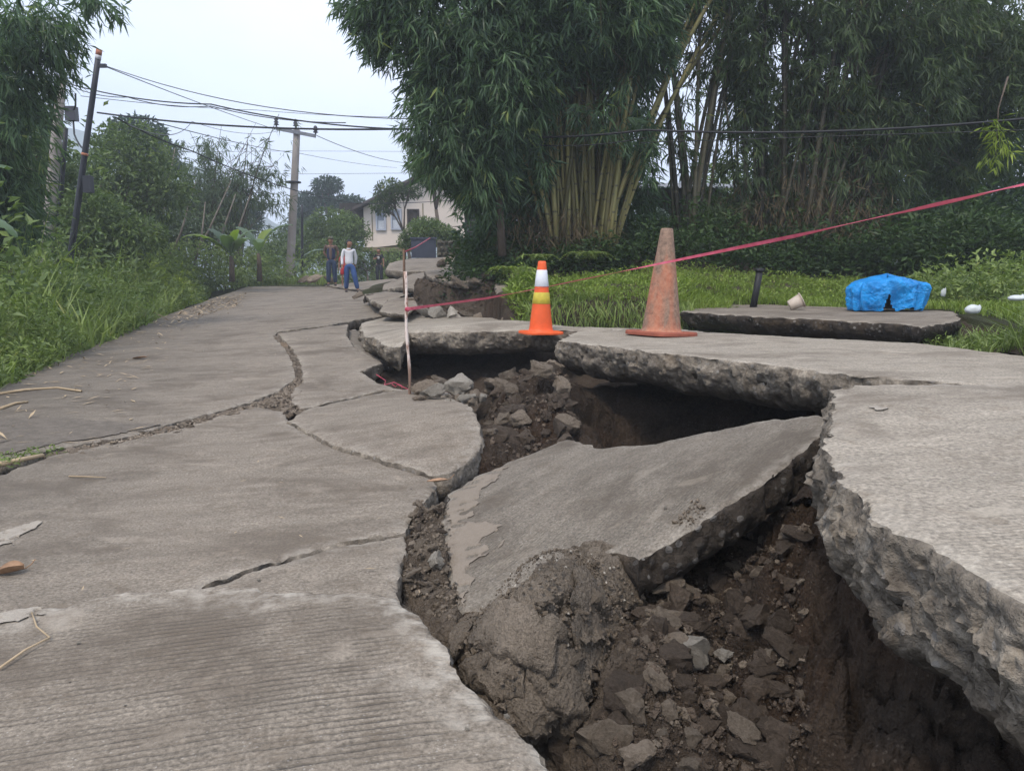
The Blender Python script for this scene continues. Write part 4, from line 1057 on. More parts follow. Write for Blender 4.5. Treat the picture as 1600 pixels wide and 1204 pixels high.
tag(MB_.build('tape_scrap', M['tape'], None, True), 'red tape scrap drooping into the hollow by the painted stake', 'tape scrap')

# ================================================================== TARPAULIN, POT, BAGS, POST
m, nt, b, o = newmat('blue_plastic_sheet'); g = N(nt); c = g.coord('Object')
nt.links.new(g.ramp(g.noise(c, 5, 4), [(.3, (.0, .17, .50)), (.7, (.005, .32, .78))]), b.inputs['Base Color']); b.inputs['Roughness'].default_value = .32
b.inputs['Specular IOR Level'].default_value = .5; nt.links.new(g.bump(g.noise(c, 14, 6, .62, 1.6), .045, .9), b.inputs['Normal']); M['tarp'] = m
tc_ = P(1383, 487, 8.2); zb = float(Kf(tc_.x, tc_.y)); NU, NV = 220, 60; V = []
rg = np.random.default_rng(4)
for j in range(NV + 1):
    v = j / NV
    for i in range(NU):
        a = 2 * math.pi * i / NU; ex = .62
        bx, by = abs(math.cos(a)) ** ex * math.copysign(1, math.cos(a)), abs(math.sin(a)) ** ex * math.copysign(1, math.sin(a))
        if v < .5:
            s = math.sin(v / .5 * math.pi / 2) ** .9; h = .40 - .13 * (v / .5) ** 2.4
        else:
            w = (v - .5) / .5; s = 1.0 - .10 * w; h = .27 * (1 - w)
        h += .03 * math.cos(a * 1 + .5) * -1 * (1 - v) + (.035 * math.sin(bx * 2.2 + .8))
        V.append((bx * .39 * s, by * .26 * s, h * .90))
V = np.array(V); vv = np.repeat(np.arange(NV + 1) / NV, NU); aa = np.tile(np.arange(NU) / NU * 2 * np.pi, NV + 1)
p = V.copy(); p[:, 2] *= .22
fold = (.040 * fbm(p, 8, 4, .6, 2) + .026 * np.sin(aa * 13 + 6 * pnoise(p * 3))) * np.clip(vv * 2.2 - .55, 0, 1) + .045 * fbm(V, 4.5, 4, .55, 8) * np.clip(vv * 3, .2, 1) + .012 * (np.abs(pnoise(V * 11 + 3)) * -2 + .5)
rad = np.column_stack([np.cos(aa), np.sin(aa), np.full(len(aa), .6)]); V = V + rad * fold[:, None]
V[:, 2] = np.maximum(V[:, 2], .004 + .012 * (pnoise(V * 12 + 8) + .5))
gap = (np.abs(aa - 4.60) < .10) & (vv > .66)       # the sheet parts at the front
F = []
for j in range(NV):
    for i in range(NU):
        a0 = j * NU + i; a1 = j * NU + (i + 1) % NU
        wv = 2 * math.pi * i / NU; wd = .13 * max(0, (j / NV - .62) / .38)
        if abs(wv - 4.58) < wd: continue
        F.append([a0, a1, a1 + NU, a0 + NU])
tt = empty('tarpaulin', (tc_.x, tc_.y, zb), 'bright blue plastic sheet draped over a low heap on the slab', 'tarpaulin')
o = mesh('sheet', V, F, M['tarp'], None, True, origin=(0, 0, 0)); o.parent = tt
M['black'] = plain('black_rubber', (.02, .02, .022), .6, .3)
o = MB().box((0, .02, .13), (.5, .32, .2)).build('covered_crate', M['black'], None, origin=(0, 0, 0)); o.parent = tt

M['pot'] = plain('cream_plastic', (.50, .42, .34), .6, .2, 12)
pc = P(1243, 474, 8.6); ax = Matrix.Rotation(R(62), 3, 'Y') @ Matrix.Rotation(R(10), 3, 'X')
pt = empty('plastic_pot', (pc.x - .07, pc.y, float(Kf(pc.x, pc.y)) + .045), 'cream plastic pot tipped on its side at the slab edge', 'pot')
o = mesh('pot_wall', np.array(MB().lathe((0, 0, 0), [(0, 0), (.055, 0), (.058, .005), (.078, .15), (.074, .15), (.054, .01), (0, .008)], 28, ax).v), MB().lathe((0, 0, 0), [(0, 0), (.055, 0), (.058, .005), (.078, .15), (.074, .15), (.054, .01), (0, .008)], 28, ax).f, M['pot'], None, True, origin=(0, 0, 0)); o.parent = pt
rm = MB().lathe((0, 0, 0), [(.076, .142), (.088, .143), (.089, .153), (.076, .154)], 28, ax)
o = mesh('rim', np.array(rm.v), rm.f, M['pot'], None, True, origin=(0, 0, 0)); o.parent = pt

M['bag'] = plain('white_plastic_bag', (.62, .66, .66), .35, .25, 14)
def bag(loc, s, label, seed):
    mb = MB().ball((0, 0, 0), 1, 28, 20); V = np.array(mb.v) * np.array(s)
    V = V + (V / np.linalg.norm(V, axis=1)[:, None].clip(.01)) * (fbm(V, 9, 4, .6, seed) * .3 * min(s))[:, None]
    V[:, 2] = np.maximum(V[:, 2], -.7 * s[2])
    tail = V[:, 0] > s[0] * .7; V[tail, 2] += .5 * s[2]; V[tail, 1] *= .5
    o = mesh('plastic_bag', V + np.array(loc), mb.f, M['bag'], None, True); return tag(o, label, 'plastic bag')
bag(P(1520, 484, 7.0), (.075, .055, .045), 'pale plastic bag with its neck up at the weedy slab end', 3)
bag(P(1588, 466, 5.6), (.06, .05, .025), 'white plastic bag caught on top of the roadside weeds', 5)
bag(P(1396, 410, 12.5), (.07, .05, .05), 'small white bag in the dark undergrowth behind the tarpaulin', 8)
bag(P(1474, 458, 9.5), (.03, .03, .06), 'tiny white cup-like scrap on the grass beyond the tarpaulin', 9)
pb = P(1177, 470, 9.4)
t = empty('marker_post', (pb.x, pb.y, pb.z - .1), 'short leaning black post at the edge of the lawn', 'post')
o = MB().tube([(0, 0, 0), (.03, 0, .22), (.06, 0, .46)], [.045, .04, .042], 10).build('post_shaft', M['black'], None, True, origin=(0, 0, 0)); o.parent = t
o = MB().tube([(.058, 0, .455), (.062, 0, .5)], [.052, .046], 10).build('post_cap', M['black'], None, True, origin=(0, 0, 0)); o.parent = t

# dead leaves, straws
M['deadleaf'] = plain('dry_brown_leaf', (.36, .22, .13), .7, .4, 30)
M['straw'] = plain('dry_straw', (.46, .35, .22), .85, .35, 12)
def dead_leaf(loc, ln, w, label, rz, curl=.35, cat='dead leaf'):
    V, F = [], []; n = 14
    for i in range(n + 1):
        t = i / n; hw = w / 2 * math.sin(math.pi * min(1, t * .95 + .03)) ** .8
        for q in (-1, -.5, 0, .5, 1):
            V.append((ln * (t - .5), hw * q, curl * w * (q * q) * (.4 + .6 * math.sin(3 * t)) + .12 * ln * t * t))
    for i in range(n):
        for q in range(4): a = i * 5 + q; F.append([a, a + 1, a + 6, a + 5])
    V = np.array(V); c_, s_ = math.cos(rz), math.sin(rz); V = np.column_stack([V[:, 0] * c_ - V[:, 1] * s_, V[:, 0] * s_ + V[:, 1] * c_, V[:, 2] - V[:, 2].min() + .004])
    t = empty('dead_leaf', loc, label, cat)
    o = mesh('blade', V, F, M['deadleaf'], None, True, origin=(0, 0, 0)); o.parent = t
    e = Vector(V[-3]); o = MB().tube([e, e + Vector((c_ * .02, s_ * .02, .012)), e + Vector((c_ * .035, s_ * .035, .03))], .0018, 5).build('leaf_stalk', M['deadleaf'], None, True, origin=(0, 0, 0)); o.parent = t
dead_leaf(hit(LB2, 16, 897), .085, .062, 'curled dry brown leaf at the left side of the road', R(20), .5)
dead_leaf(hit(LE, 683, 757) + Vector((0, 0, .01)), .10, .05, 'dry orange-brown leaf above the crack beside the rounded slab', R(-10), .2)
dead_leaf(hit(L, 218, 561), .16, .07, 'dark dry leaf on the far left part of the road', R(-10), .3)
def straw_thing(pix, fn, r, label, nm='straw'):
    V = [hit(fn, *p) + Vector((0, 0, .008 + .004 * (i % 2))) for i, p in enumerate(pix)]
    tag(MB().tube(V, [r * (1 - .5 * i / len(V)) for i in range(len(V))], 5).build(nm, M['straw'], None, True), label, 'straw')
straw_thing([(-10, 618), (40, 611), (90, 607), (128, 613), (118, 609)], L, .012, 'long dry stalk bent on the road edge at the upper left')
straw_thing([(0, 640), (25, 632), (44, 629)], L, .012, 'short dry stalk below the long bent stalk')
straw_thing([(0, 728), (30, 722), (68, 713)], L, .016, 'split dry bamboo strip at the left end of the crack')
straw_thing([(108, 746), (140, 748), (166, 748)], LB2, .004, 'thin dry stem on the middle road slab')
straw_thing([(0, 1048), (40, 1022), (78, 1000), (58, 985), (50, 960)], LA, .0035, 'thin crooked dry stem on the nearest slab')
straw_thing([(1035, 500), (1044, 511), (1052, 519)], lambda x, y: Hf(x, y) + .02, .008, 'pale dry stick on the raised slab between the cones')
def litter(name, poly, n, fn, ln, w, mat, label, lift=.006):
    q = sample(poly, n); a = RNG.uniform(0, 6.28, n); l_ = RNG.uniform(ln[0], ln[1], n); ww = RNG.uniform(w[0], w[1], n); z = fn(q[:, 0], q[:, 1]) + lift
    dx, dy = np.cos(a), np.sin(a); tl = RNG.uniform(-.25, .35, n)
    c0 = np.column_stack([q[:, 0] - dx * l_ / 2, q[:, 1] - dy * l_ / 2, z]); c1 = np.column_stack([q[:, 0] + dx * l_ / 2, q[:, 1] + dy * l_ / 2, z + np.maximum(tl, 0) * l_])
    m0 = (c0 + c1) / 2 + np.column_stack([-dy * ww, dx * ww, .15 * ww]); m1 = (c0 + c1) / 2 - np.column_stack([-dy * ww, dx * ww, -.2 * ww])
    V = np.stack([c0, m0, c1, m1], 1).reshape(-1, 3); b_ = np.arange(n)[:, None] * 4
    F = np.vstack([b_ + [0, 1, 2], b_ + [0, 2, 3]])
    return tag(mesh(name, V, F, mat, None, False), label, kind='stuff')
litter('leaf_litter', wpoly([(0, 700), (-60, 640), (60, 578), (200, 516), (330, 470), (385, 462), (390, 475), (300, 520), (200, 640), (250, 690)], L), 520, L, (.03, .16), (.003, .012), M['straw'], 'dry bamboo leaves and straw along the left road edge')
litter('leaf_litter', wpoly([(235, 505), (330, 468), (385, 458), (370, 480), (260, 512)], L), 520, L, (.06, .24), (.008, .022), M['straw'], 'thick drift of dry bamboo leaves at the road edge')
litter('leaf_litter', wpoly([(0, 1204), (0, 640), (380, 480), (600, 470), (700, 700), (650, 900), (850, 1200)], L), 260, lambda x, y: L(x, y) + .03 * (y < 2.2), (.01, .05), (.001, .004), M['straw'], 'sparse straw and leaf bits on the road')
litter('leaf_litter', wpoly([(450, 447), (640, 443), (700, 420), (760, 425), (640, 470), (560, 460)], L), 300, lambda x, y: L(x, y) + .02, (.08, .25), (.01, .03), M['straw'], 'dry litter near the men')
# stump of dry stalks
sc_ = hit(L, 222, 500); mb = MB()
for k in range(26):
    a = random.uniform(0, 6.28); h = random.uniform(.08, .24) if k else .42; r_ = random.uniform(.0, .16)
    b0 = sc_ + Vector((math.cos(a) * r_, math.sin(a) * r_, -.02)); mb.tube([b0, b0 + Vector((math.cos(a) * h * .35, math.sin(a) * h * .3, h))], [.018, .006], 5)
for s_ in (-1, 1): mb.tube([sc_ + Vector((0, 0, .25)), sc_ + Vector((s_ * .5, .05, .0))], [.012, .008], 5)
tag(mb.build('plant_stump', M['straw'], None, True), 'splintered dry stump of stalks at the left road edge', 'stump')
# ================================================================== VEGETATION
M['bamboo_leaf'] = leaf_mat('bamboo_leaf', (.026, .052, .030), (.125, .200, .092), .30, .40, (.24, .28, .09))
M['bamboo_leaf_dark'] = leaf_mat('bamboo_leaf_dull', (.030, .048, .020), (.10, .145, .058), .32, .5, (.20, .20, .07))  # darker, duller green than the main bamboo leaf
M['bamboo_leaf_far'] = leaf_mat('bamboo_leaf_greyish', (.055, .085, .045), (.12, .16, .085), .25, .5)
M['broad_leaf'] = leaf_mat('broad_leaf', (.050, .082, .028), (.165, .225, .075), .22, .5, (.13, .17, .03))
M['broad_leaf_blue'] = leaf_mat('dark_bluish_leaf', (.018, .042, .024), (.045, .085, .045), .18, .55)
M['grass_leaf'] = leaf_mat('grass_blade', (.095, .135, .035), (.24, .31, .09), .25, .5, (.24, .25, .08))
M['lawn_leaf'] = leaf_mat('lawn_blade', (.10, .145, .025), (.24, .32, .06), .25, .5, (.30, .30, .10))
M['weed_leaf'] = leaf_mat('weed_leaf', (.08, .12, .036), (.235, .30, .092), .25, .5, (.18, .21, .05))
M['bright_leaf'] = leaf_mat('yellow_green_leaf', (.11, .16, .022), (.27, .33, .045), .3, .5)
M['banana'] = leaf_mat('banana_leaf', (.07, .11, .06), (.12, .18, .09), .3, .4)
M['banana_bright'] = leaf_mat('young_banana_leaf', (.16, .22, .03), (.24, .32, .04), .35, .4)
M['cover_leaf'] = leaf_mat('ground_cover_leaf', (.020, .042, .012), (.060, .105, .028), .2, .5)
M['dry_leaf'] = leaf_mat('dry_hanging_leaf', (.045, .032, .018), (.15, .11, .06), .15, .7)
def culm_mat(name, a, b_):
    m, nt, b, o = newmat(name); g = N(nt); c = g.n('ShaderNodeNewGeometry').outputs['Position']
    z = g.n('ShaderNodeSeparateXYZ', i0=c).outputs[2]; oi = g.n('ShaderNodeObjectInfo').outputs['Random']
    ring = g.m('FRACT', g.m('ADD', g.m('DIVIDE', z, .42), g.m('MULTIPLY', oi, 5.0)))
    col = g.mix(g.noise(g.n('ShaderNodeMapping', i0=c, Scale=(6, 6, 1)).outputs[0], 1.5, 4, .6), a, b_)
    col = g.mix(1.0, col, g.mix(oi, .30, 1.35), 'MULTIPLY')
    col = g.mix(g.ramp(ring, [(0.0, 1.0), (.05, 1.0), (.09, 0.0)]), col, (.10, .085, .05))
    nt.links.new(col, b.inputs['Base Color']); b.inputs['Roughness'].default_value = .5; return m
M['culm'] = culm_mat('yellow_green_bamboo_culm', (.34, .26, .10), (.15, .17, .065))
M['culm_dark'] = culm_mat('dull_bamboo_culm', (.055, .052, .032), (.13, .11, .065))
M['bark'] = plain('grey_brown_bark', (.13, .10, .075), .9, .45, 6, bump=.02)
M['bark_pale'] = plain('pale_bark', (.23, .195, .155), .9, .5, 5, bump=.02)

def leafmesh(name, base, d, ln, w, mat, parent=None, tint=None, label=None, kind=None, flatup=.4, rg=RNG):
    """one four-point folded blade per row"""
    n = len(base); d = d / np.maximum(np.linalg.norm(d, axis=1), 1e-6)[:, None]
    r = rg.normal(size=(n, 3)); r[:, 2] += flatup * 2
    s = np.cross(d, r); s /= np.maximum(np.linalg.norm(s, axis=1), 1e-6)[:, None]
    nn = np.cross(s, d); ln = np.broadcast_to(ln, n)[:, None]; w = np.broadcast_to(w, n)[:, None]
    m0 = base + d * ln * .38; up = nn * w * .28
    V = np.stack([base, m0 + s * w * .5 + up, base + d * ln + np.array([0, 0, -.06]) * ln, m0 - s * w * .5 + up], 1).reshape(-1, 3)
    b_ = np.arange(n)[:, None] * 4; F = np.vstack([b_ + [0, 1, 2], b_ + [0, 2, 3]])
    t = rg.random(n) if tint is None else tint
    o = mesh(name, V, F, mat, parent, False, {'tint': np.repeat(np.clip(t, 0, 1), 4)})
    return tag(o, label, None, None, kind)

def sprays(P0, out, k, L, W, rg=RNG, hang=.8, spread=.5):
    """k leaves fanning down from every point: returns base, dir, len, wid, tint"""
    n = len(P0); ti = rg.beta(2, 3, n)
    base = np.repeat(P0, k, 0); o = np.repeat(out, k, 0)
    base = base + o * rg.uniform(-.5, .5, (n * k, 1)) * L * .9 + rg.normal(size=(n * k, 3)) * L * .10
    d = o * .55 + rg.normal(size=(n * k, 3)) * spread; d[:, 2] -= hang
    ln = rg.uniform(.6, 1.1, n * k) * L; wd = ln * rg.uniform(.11, .17, n * k) * (W / .14)
    return base, d, ln, wd, np.clip(np.repeat(ti, k) + rg.normal(size=n * k) * .12, 0, 1)

def cloud(cx, rad, n, rg=RNG, gap=.0, freq=1.0, shell=.35, seed=0.0):
    """points in an ellipsoid, gathered in clumps, with holes between them"""
    out = []; c = np.array(cx); r = np.array(rad); m = 0; tries = 0
    while m < n and tries < 12:
        q = rg.normal(size=(n * 2, 3)); q /= np.linalg.norm(q, axis=1)[:, None]; q *= (rg.random(n * 2) ** shell)[:, None]
        p = c + q * r; f = fbm(p, freq, 3, .6, seed + 5)
        k = f > gap - .25 * rg.random(len(p)); p = p[k]; out.append(np.hstack([p, q[k]])); m += len(p); tries += 1
    return np.vstack(out)[:n]

def culm_path(b, lean, h, droop, n=16, wob=0.0):
    b = np.array(b, float); o = []
    for i in range(n + 1):
        t = i / n; o.append(b + np.array([lean[0] * (.4 * t + .6 * t ** 1.8) * h, lean[1] * (.4 * t + .6 * t ** 1.8) * h, h * (t - droop * t ** 3)]))
    return [Vector(p) for p in o]

def bamboo(base, R0, nc, h, leans, clouds, label, group=None, r=.045, cm='culm', lm='bamboo_leaf', L=.25, k=6, hang=.8, dens=1.0, cs=26, u0=.30, culm_named=True, seed=1, twigs=200, cat='bamboo clump', dy=1.0):
    rg = np.random.default_rng(seed)
    t = empty('bamboo_clump', base, label, cat, group)
    paths = []
    for i in range(nc):
        a = rg.uniform(0, 6.28); q = R0 * math.sqrt(rg.random()); b = (base[0] + math.cos(a) * q, base[1] + math.sin(a) * q * .7, base[2] - .15)
        ln = leans(i, b, rg); hh = h * rg.uniform(.8, 1.1); pth = culm_path(b, ln, hh, rg.uniform(.02, .18)); paths.append(pth)
        rr = r * rg.uniform(.5, 1.2); mb = MB(); rad = [rr * (1 - .75 * (j / 16) ** 1.5) for j in range(17)]
        mb.tube(pth, rad, 8); mb.build('culm', M[cm], t, True)
    Bs = []
    for (px, py, d, rx, ry, rz, n, gap) in clouds:
        c = P(px, py, d); s = d / FPX
        q = cloud(c, (rx * s, rz, ry * s), int(n * dens), rg, gap, .9, .45, seed)
        out = q[:, 3:] * np.array([1, 1, .2]) + rg.normal(size=(len(q), 3)) * .3; out /= np.linalg.norm(out, axis=1)[:, None]
        Bs.append(sprays(q[:, :3], out, k, L, .14, rg, hang))
    # sprays carried straight on the culms
    S0, S1 = [], []
    for pth in paths:
        for j in range(int(cs * dens)):
            u = rg.uniform(u0, 1.0) * 16; i = min(int(u), 15); p = pth[i].lerp(pth[i + 1], u - i); a = rg.uniform(0, 6.28); rr = rg.uniform(.1, .9)
            S0.append(np.array(p) + np.array([math.cos(a) * rr, math.sin(a) * rr, rg.uniform(-.5, .1)])); S1.append([math.cos(a), math.sin(a), 0])
    if S0: Bs.append(sprays(np.array(S0), np.array(S1), k, L, .14, rg, hang))
    B_ = [np.concatenate(x) for x in zip(*Bs)]
    leafmesh('foliage', B_[0], B_[1], B_[2], B_[3], M[lm], t, B_[4], kind='stuff', rg=rg)
    # thin side branches
    mb = MB(); allb = np.concatenate([b[0] for b in Bs]);
    for j in range(twigs):
        pth = paths[rg.integers(len(paths))]; i = rg.integers(4, 16); p = pth[i]; q = Vector(allb[rg.integers(len(allb))])
        if (q - p).length > 2.6: continue
        m_ = p.lerp(q, .5) + Vector((0, 0, .15)); mb.tube([p, m_, q], [.011, .008, .004], 4, False)
    if mb.v: tag(mb.build('side_branches', M['culm_dark'], t, True), kind='stuff')
    return t

# -- large clump left of centre
def lean1(i, b, rg):
    dx = b[0] - bx1
    return (.50 * dx + rg.normal() * .20 + (-.14 if i % 6 == 0 else 0) + (.12 if i % 7 == 3 else 0), rg.normal() * .07)
b1 = P(905, 388, 13.0); bx1 = b1.x
bamboo(tuple(b1), .62, 62, 11.5, lean1, [
    (760, 90, 12.6, 130, 120, 1.5, 2300, -.1), (660, 50, 12.4, 85, 80, 1.0, 700, .02), (700, 190, 12.4, 75, 100, 1.0, 900, -.02), (900, 15, 12.6, 150, 90, 1.6, 1900, -.06),
    (785, 150, 12.4, 72, 95, 1.2, 1000, -.05), (765, 270, 12.4, 48, 70, .7, 480, -.02), (990, 90, 12.7, 55, 75, 1.2, 480, .02), (880, 100, 12.8, 50, 50, .8, 160, .06), (1000, 60, 12.8, 60, 110, 1.0, 420, .10),
    (722, 285, 12.3, 26, 50, .5, 110, .03), (880, 230, 13.9, 120, 70, .6, 300, .05), (935, 200, 12.3, 60, 50, .4, 70, .05), (845, 240, 12.3, 22, 70, .4, 70, .04), (1010, 215, 12.6, 20, 70, .4, 60, .05), (800, -90, 12.6, 250, 110, 2.0, 2200, -.1), (620, -10, 12.2, 90, 70, .9, 500, .05), (595, 40, 12, 40, 50, .5, 110, .05),
    (812, 320, 13.8, 60, 55, .8, 300, .04), (770, 370, 13.1, 32, 45, .5, 110, .05), (985, 290, 13.9, 50, 110, .7, 480, .05), (840, 130, 14.6, 170, 150, .8, 1900, -.06), (1040, -70, 12.8, 120, 80, 1.5, 420, .08)],
    'huge dark bamboo clump with yellow-green culms behind the cones', seed=3, twigs=500, r=.040, u0=.58, cs=18)
# slender pale trunk at its left edge
tag(MB().tube([P(785, 400, 12.4), P(781, 330, 12.4), P(777, 250, 12.5), P(770, 120, 12.6)], [.07, .06, .05, .04], 8).build('leaning_tree', M['bark'], None, True), 'thin grey trunk at the left edge of the large bamboo clump', 'tree')

# -- leaning culms in the middle, against the sky
b2 = P(1072, 398, 13.6)
def lean2(i, b, rg): return (.20 + rg.normal() * .05 if i % 3 else -.12 + rg.normal() * .05, rg.normal() * .04)
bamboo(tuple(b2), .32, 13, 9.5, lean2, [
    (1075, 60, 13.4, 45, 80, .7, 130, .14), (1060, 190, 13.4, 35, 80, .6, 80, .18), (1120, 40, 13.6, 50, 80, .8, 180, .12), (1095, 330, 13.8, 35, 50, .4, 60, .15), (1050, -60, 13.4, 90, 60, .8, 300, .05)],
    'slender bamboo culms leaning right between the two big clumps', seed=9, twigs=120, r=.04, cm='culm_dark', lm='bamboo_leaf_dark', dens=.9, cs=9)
# -- big clump on the right
b3 = P(1235, 405, 14.0)
def lean3(i, b, rg):
    dx = b[0] - b3.x
    return (.16 * dx + rg.normal() * .07 + (.32 if i % 4 == 0 else .06), rg.normal() * .06)
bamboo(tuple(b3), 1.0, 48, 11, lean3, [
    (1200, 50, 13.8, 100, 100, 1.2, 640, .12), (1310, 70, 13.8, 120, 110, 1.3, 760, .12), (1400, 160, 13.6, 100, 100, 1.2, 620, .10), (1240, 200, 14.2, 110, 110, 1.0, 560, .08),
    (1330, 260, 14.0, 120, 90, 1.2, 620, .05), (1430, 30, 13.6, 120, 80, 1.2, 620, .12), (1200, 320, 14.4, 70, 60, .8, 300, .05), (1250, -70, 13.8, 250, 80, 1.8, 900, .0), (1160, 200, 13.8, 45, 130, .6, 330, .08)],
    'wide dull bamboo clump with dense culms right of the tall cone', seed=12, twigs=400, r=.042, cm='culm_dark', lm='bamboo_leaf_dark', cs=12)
bamboo(tuple(P(1345, 408, 15.2)), .6, 16, 10, lambda i, b, rg: (.34 + rg.normal() * .12, rg.normal() * .05), [
    (1480, 90, 14.6, 110, 110, 1.3, 620, .13), (1570, 40, 14, 90, 90, 1.2, 420, .15), (1500, 230, 14.8, 90, 80, 1.0, 600, .06), (1560, 150, 14, 80, 90, 1.0, 650, .05)],
    'bamboo leaning far to the right over the blue tarpaulin', seed=15, twigs=160, r=.05, cm='culm_dark', lm='bamboo_leaf_dark', cs=14)
# dry strands and dead sheaths hanging in the clumps
for nm, (px, py, d, rx, ry, n) in {'a': (870, 362, 13.0, 110, 45, 1500), 'b': (1260, 340, 13.8, 150, 80, 3600), 'c': (1330, 200, 14, 160, 100, 700)}.items():
    c = P(px, py, d); s = d / FPX; q = cloud(c, (rx * s, .9, ry * s), n, RNG, 0, 1.4, .5, 3)
    dd = RNG.normal(size=(len(q), 3)) * .45; dd[:, 2] -= .9
    leafmesh('dry_foliage', q[:, :3], dd, RNG.uniform(.1, .34, len(q)), .014, M['dry_leaf'], None, None, {'a': 'dead brown sheaths at the foot of the large bamboo clump', 'b': 'dead brown strands hanging in the right bamboo clump', 'c': 'dry twigs high in the right bamboo clump'}[nm], 'stuff')

# ------------------------------------------------------------------ broadleaved trees
def tree(base, blobs, label, n=5000, L=.14, lm='broad_leaf', bark='bark', r=.12, name='tree', group=None, gap=.0, seed=1, aspect=.42, cat='tree', limbs=True, hang=.15):
    """blobs: (px, py, distance, rx px, ry px)"""
    rg = np.random.default_rng(seed); t = empty(name, tuple(base), label, cat, group); base = Vector(base)
    tot = sum(b[3] * b[4] for b in blobs); Bs = []
    mean = sum((P(*b[:3]) for b in blobs), Vector()) / len(blobs); fork = base.lerp(mean, .55); fork.z = base.z + (mean.z - base.z) * .55
    mb = MB(); mb.tube([base - Vector((0, 0, .3)), base.lerp(fork, .5) + Vector((rg.normal() * r * .6, 0, 0)), fork], [r, r * .8, r * .62], 9); mb.build('trunk', M[bark], t, True)
    lb = MB()
    for (px, py, d, rx, ry) in blobs:
        c = P(px, py, d); s = d / FPX; k = int(n * rx * ry / tot)
        q = cloud(c, (rx * s, (rx + ry) / 2 * s, ry * s), k, rg, gap, 2.2 / max(.5, min(rx, ry) * s), .42, seed)
        o = q[:, 3:] * .6 + rg.normal(size=(len(q), 3)) * .6; o[:, 2] -= hang
        cl = fbm(q[:, :3], 1.6 / max(.4, ry * s), 2, .5, 4)
        Bs.append((q[:, :3], o, rg.uniform(.6, 1.2, len(q)) * L, np.clip(.38 + cl * .8 + rg.normal(size=len(q)) * .16, 0, 1)))
        if limbs:
            e = fork.lerp(c, .95); m_ = fork.lerp(c, .5) + Vector((rg.normal() * .1, 0, .1)); lb.tube([fork, m_, e], [r * .5, r * .33, r * .1], 6)
            for w_ in range(5):
                e2 = c + Vector((rg.normal() * rx * s * .45, rg.normal() * .3, rg.normal() * ry * s * .45)); lb.tube([m_, m_.lerp(e2, .6) + Vector((0, 0, .05)), e2], [r * .25, r * .14, r * .05], 5, False)
    if lb.v: tag(lb.build('limbs', M[bark], t, True), kind='stuff')
    B_ = [np.concatenate(x) for x in zip(*Bs)]
    leafmesh('crown', B_[0], B_[1], B_[2], B_[2] * aspect, M[lm], t, B_[3], kind='stuff', flatup=.8, rg=rg)
    return t
def gp(px, d):
    x = (px - 800) / FPX * d; return (x, d, float(ground(x, d)))
# left side of the road
tree(gp(230, 23), [(205, 245, 23, 60, 55), (160, 300, 22, 60, 60), (250, 300, 23, 55, 50)], 'bushy mid-green tree behind the leaning black pole', 9000, .17, seed=21, r=.16)
tree(gp(150, 19), [(150, 345, 18, 60, 45), (200, 370, 18, 60, 35), (120, 390, 18, 50, 30)], 'low dense tree at the foot of the leaning black pole', 7000, .14, seed=22)
tree(gp(250, 42), [(215, 208, 44, 42, 26), (250, 235, 44, 30, 18), (190, 225, 44, 30, 25), (270, 262, 44, 20, 12)], 'tall hazy tree rising behind the other trees', 5200, .3, 'broad_leaf_blue', seed=23, r=.3)
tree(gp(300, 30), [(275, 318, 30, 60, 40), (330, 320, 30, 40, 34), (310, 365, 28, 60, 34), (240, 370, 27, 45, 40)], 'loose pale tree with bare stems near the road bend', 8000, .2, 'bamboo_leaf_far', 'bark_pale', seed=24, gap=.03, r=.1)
tree(gp(380, 44), [(375, 345, 46, 36, 26), (395, 325, 46, 18, 12), (340, 345, 45, 30, 22)], 'dark rounded tree beyond the banana plants', 3800, .26, 'broad_leaf_blue', seed=25, r=.2)
tree(gp(445, 38), [(440, 385, 38, 36, 22), (415, 400, 36, 32, 20), (470, 398, 37, 26, 24)], 'bushes at the road bend left of the concrete pole', 4200, .2, seed=26, r=.08)
tree(gp(515, 60), [(512, 290, 62, 24, 14), (490, 315, 62, 34, 15), (540, 318, 62, 34, 13), (478, 338, 62, 26, 14), (555, 330, 62, 14, 8)], 'tiered spreading tree far behind the men', 7500, .30, 'broad_leaf_blue', seed=27, r=.35, gap=-.1)
tree(gp(520, 36), [(520, 350, 36, 38, 26), (545, 365, 35, 34, 30), (495, 375, 36, 28, 30), (525, 395, 34, 44, 24)], 'dense green tree directly behind the men', 9000, .17, seed=28, r=.15)
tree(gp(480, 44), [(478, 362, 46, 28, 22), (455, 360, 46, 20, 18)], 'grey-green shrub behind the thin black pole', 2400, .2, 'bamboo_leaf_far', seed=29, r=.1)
tree(gp(575, 33), [(560, 405, 36, 30, 22), (555, 418, 36, 22, 14), (606, 402, 37, 26, 14)], 'low bush between the men and the house', 2600, .15, 'weed_leaf', seed=30, r=.05, cat='bush', name='bush')
tree(gp(650, 34), [(610, 298, 34, 26, 18), (600, 322, 34, 22, 14), (640, 300, 34, 18, 12)], 'thin-limbed tree spreading in front of the pink house', 1900, .17, 'bamboo_leaf_dark', seed=31, r=.09, gap=.05)
tree(gp(690, 33), [(655, 250, 33, 22, 26), (676, 275, 33, 24, 20), (695, 245, 33, 22, 30)], 'taller slanting tree before the right half of the pink house', 4200, .17, seed=32, r=.12)
tree(gp(672, 28), [(670, 366, 28, 42, 20), (640, 378, 28, 20, 14), (700, 372, 28, 20, 14), (665, 352, 28.5, 26, 12)], 'rounded bush growing over the dark gate', 7000, .12, 'broad_leaf', seed=33, r=.07, cat='bush', name='bush', gap=-.2)
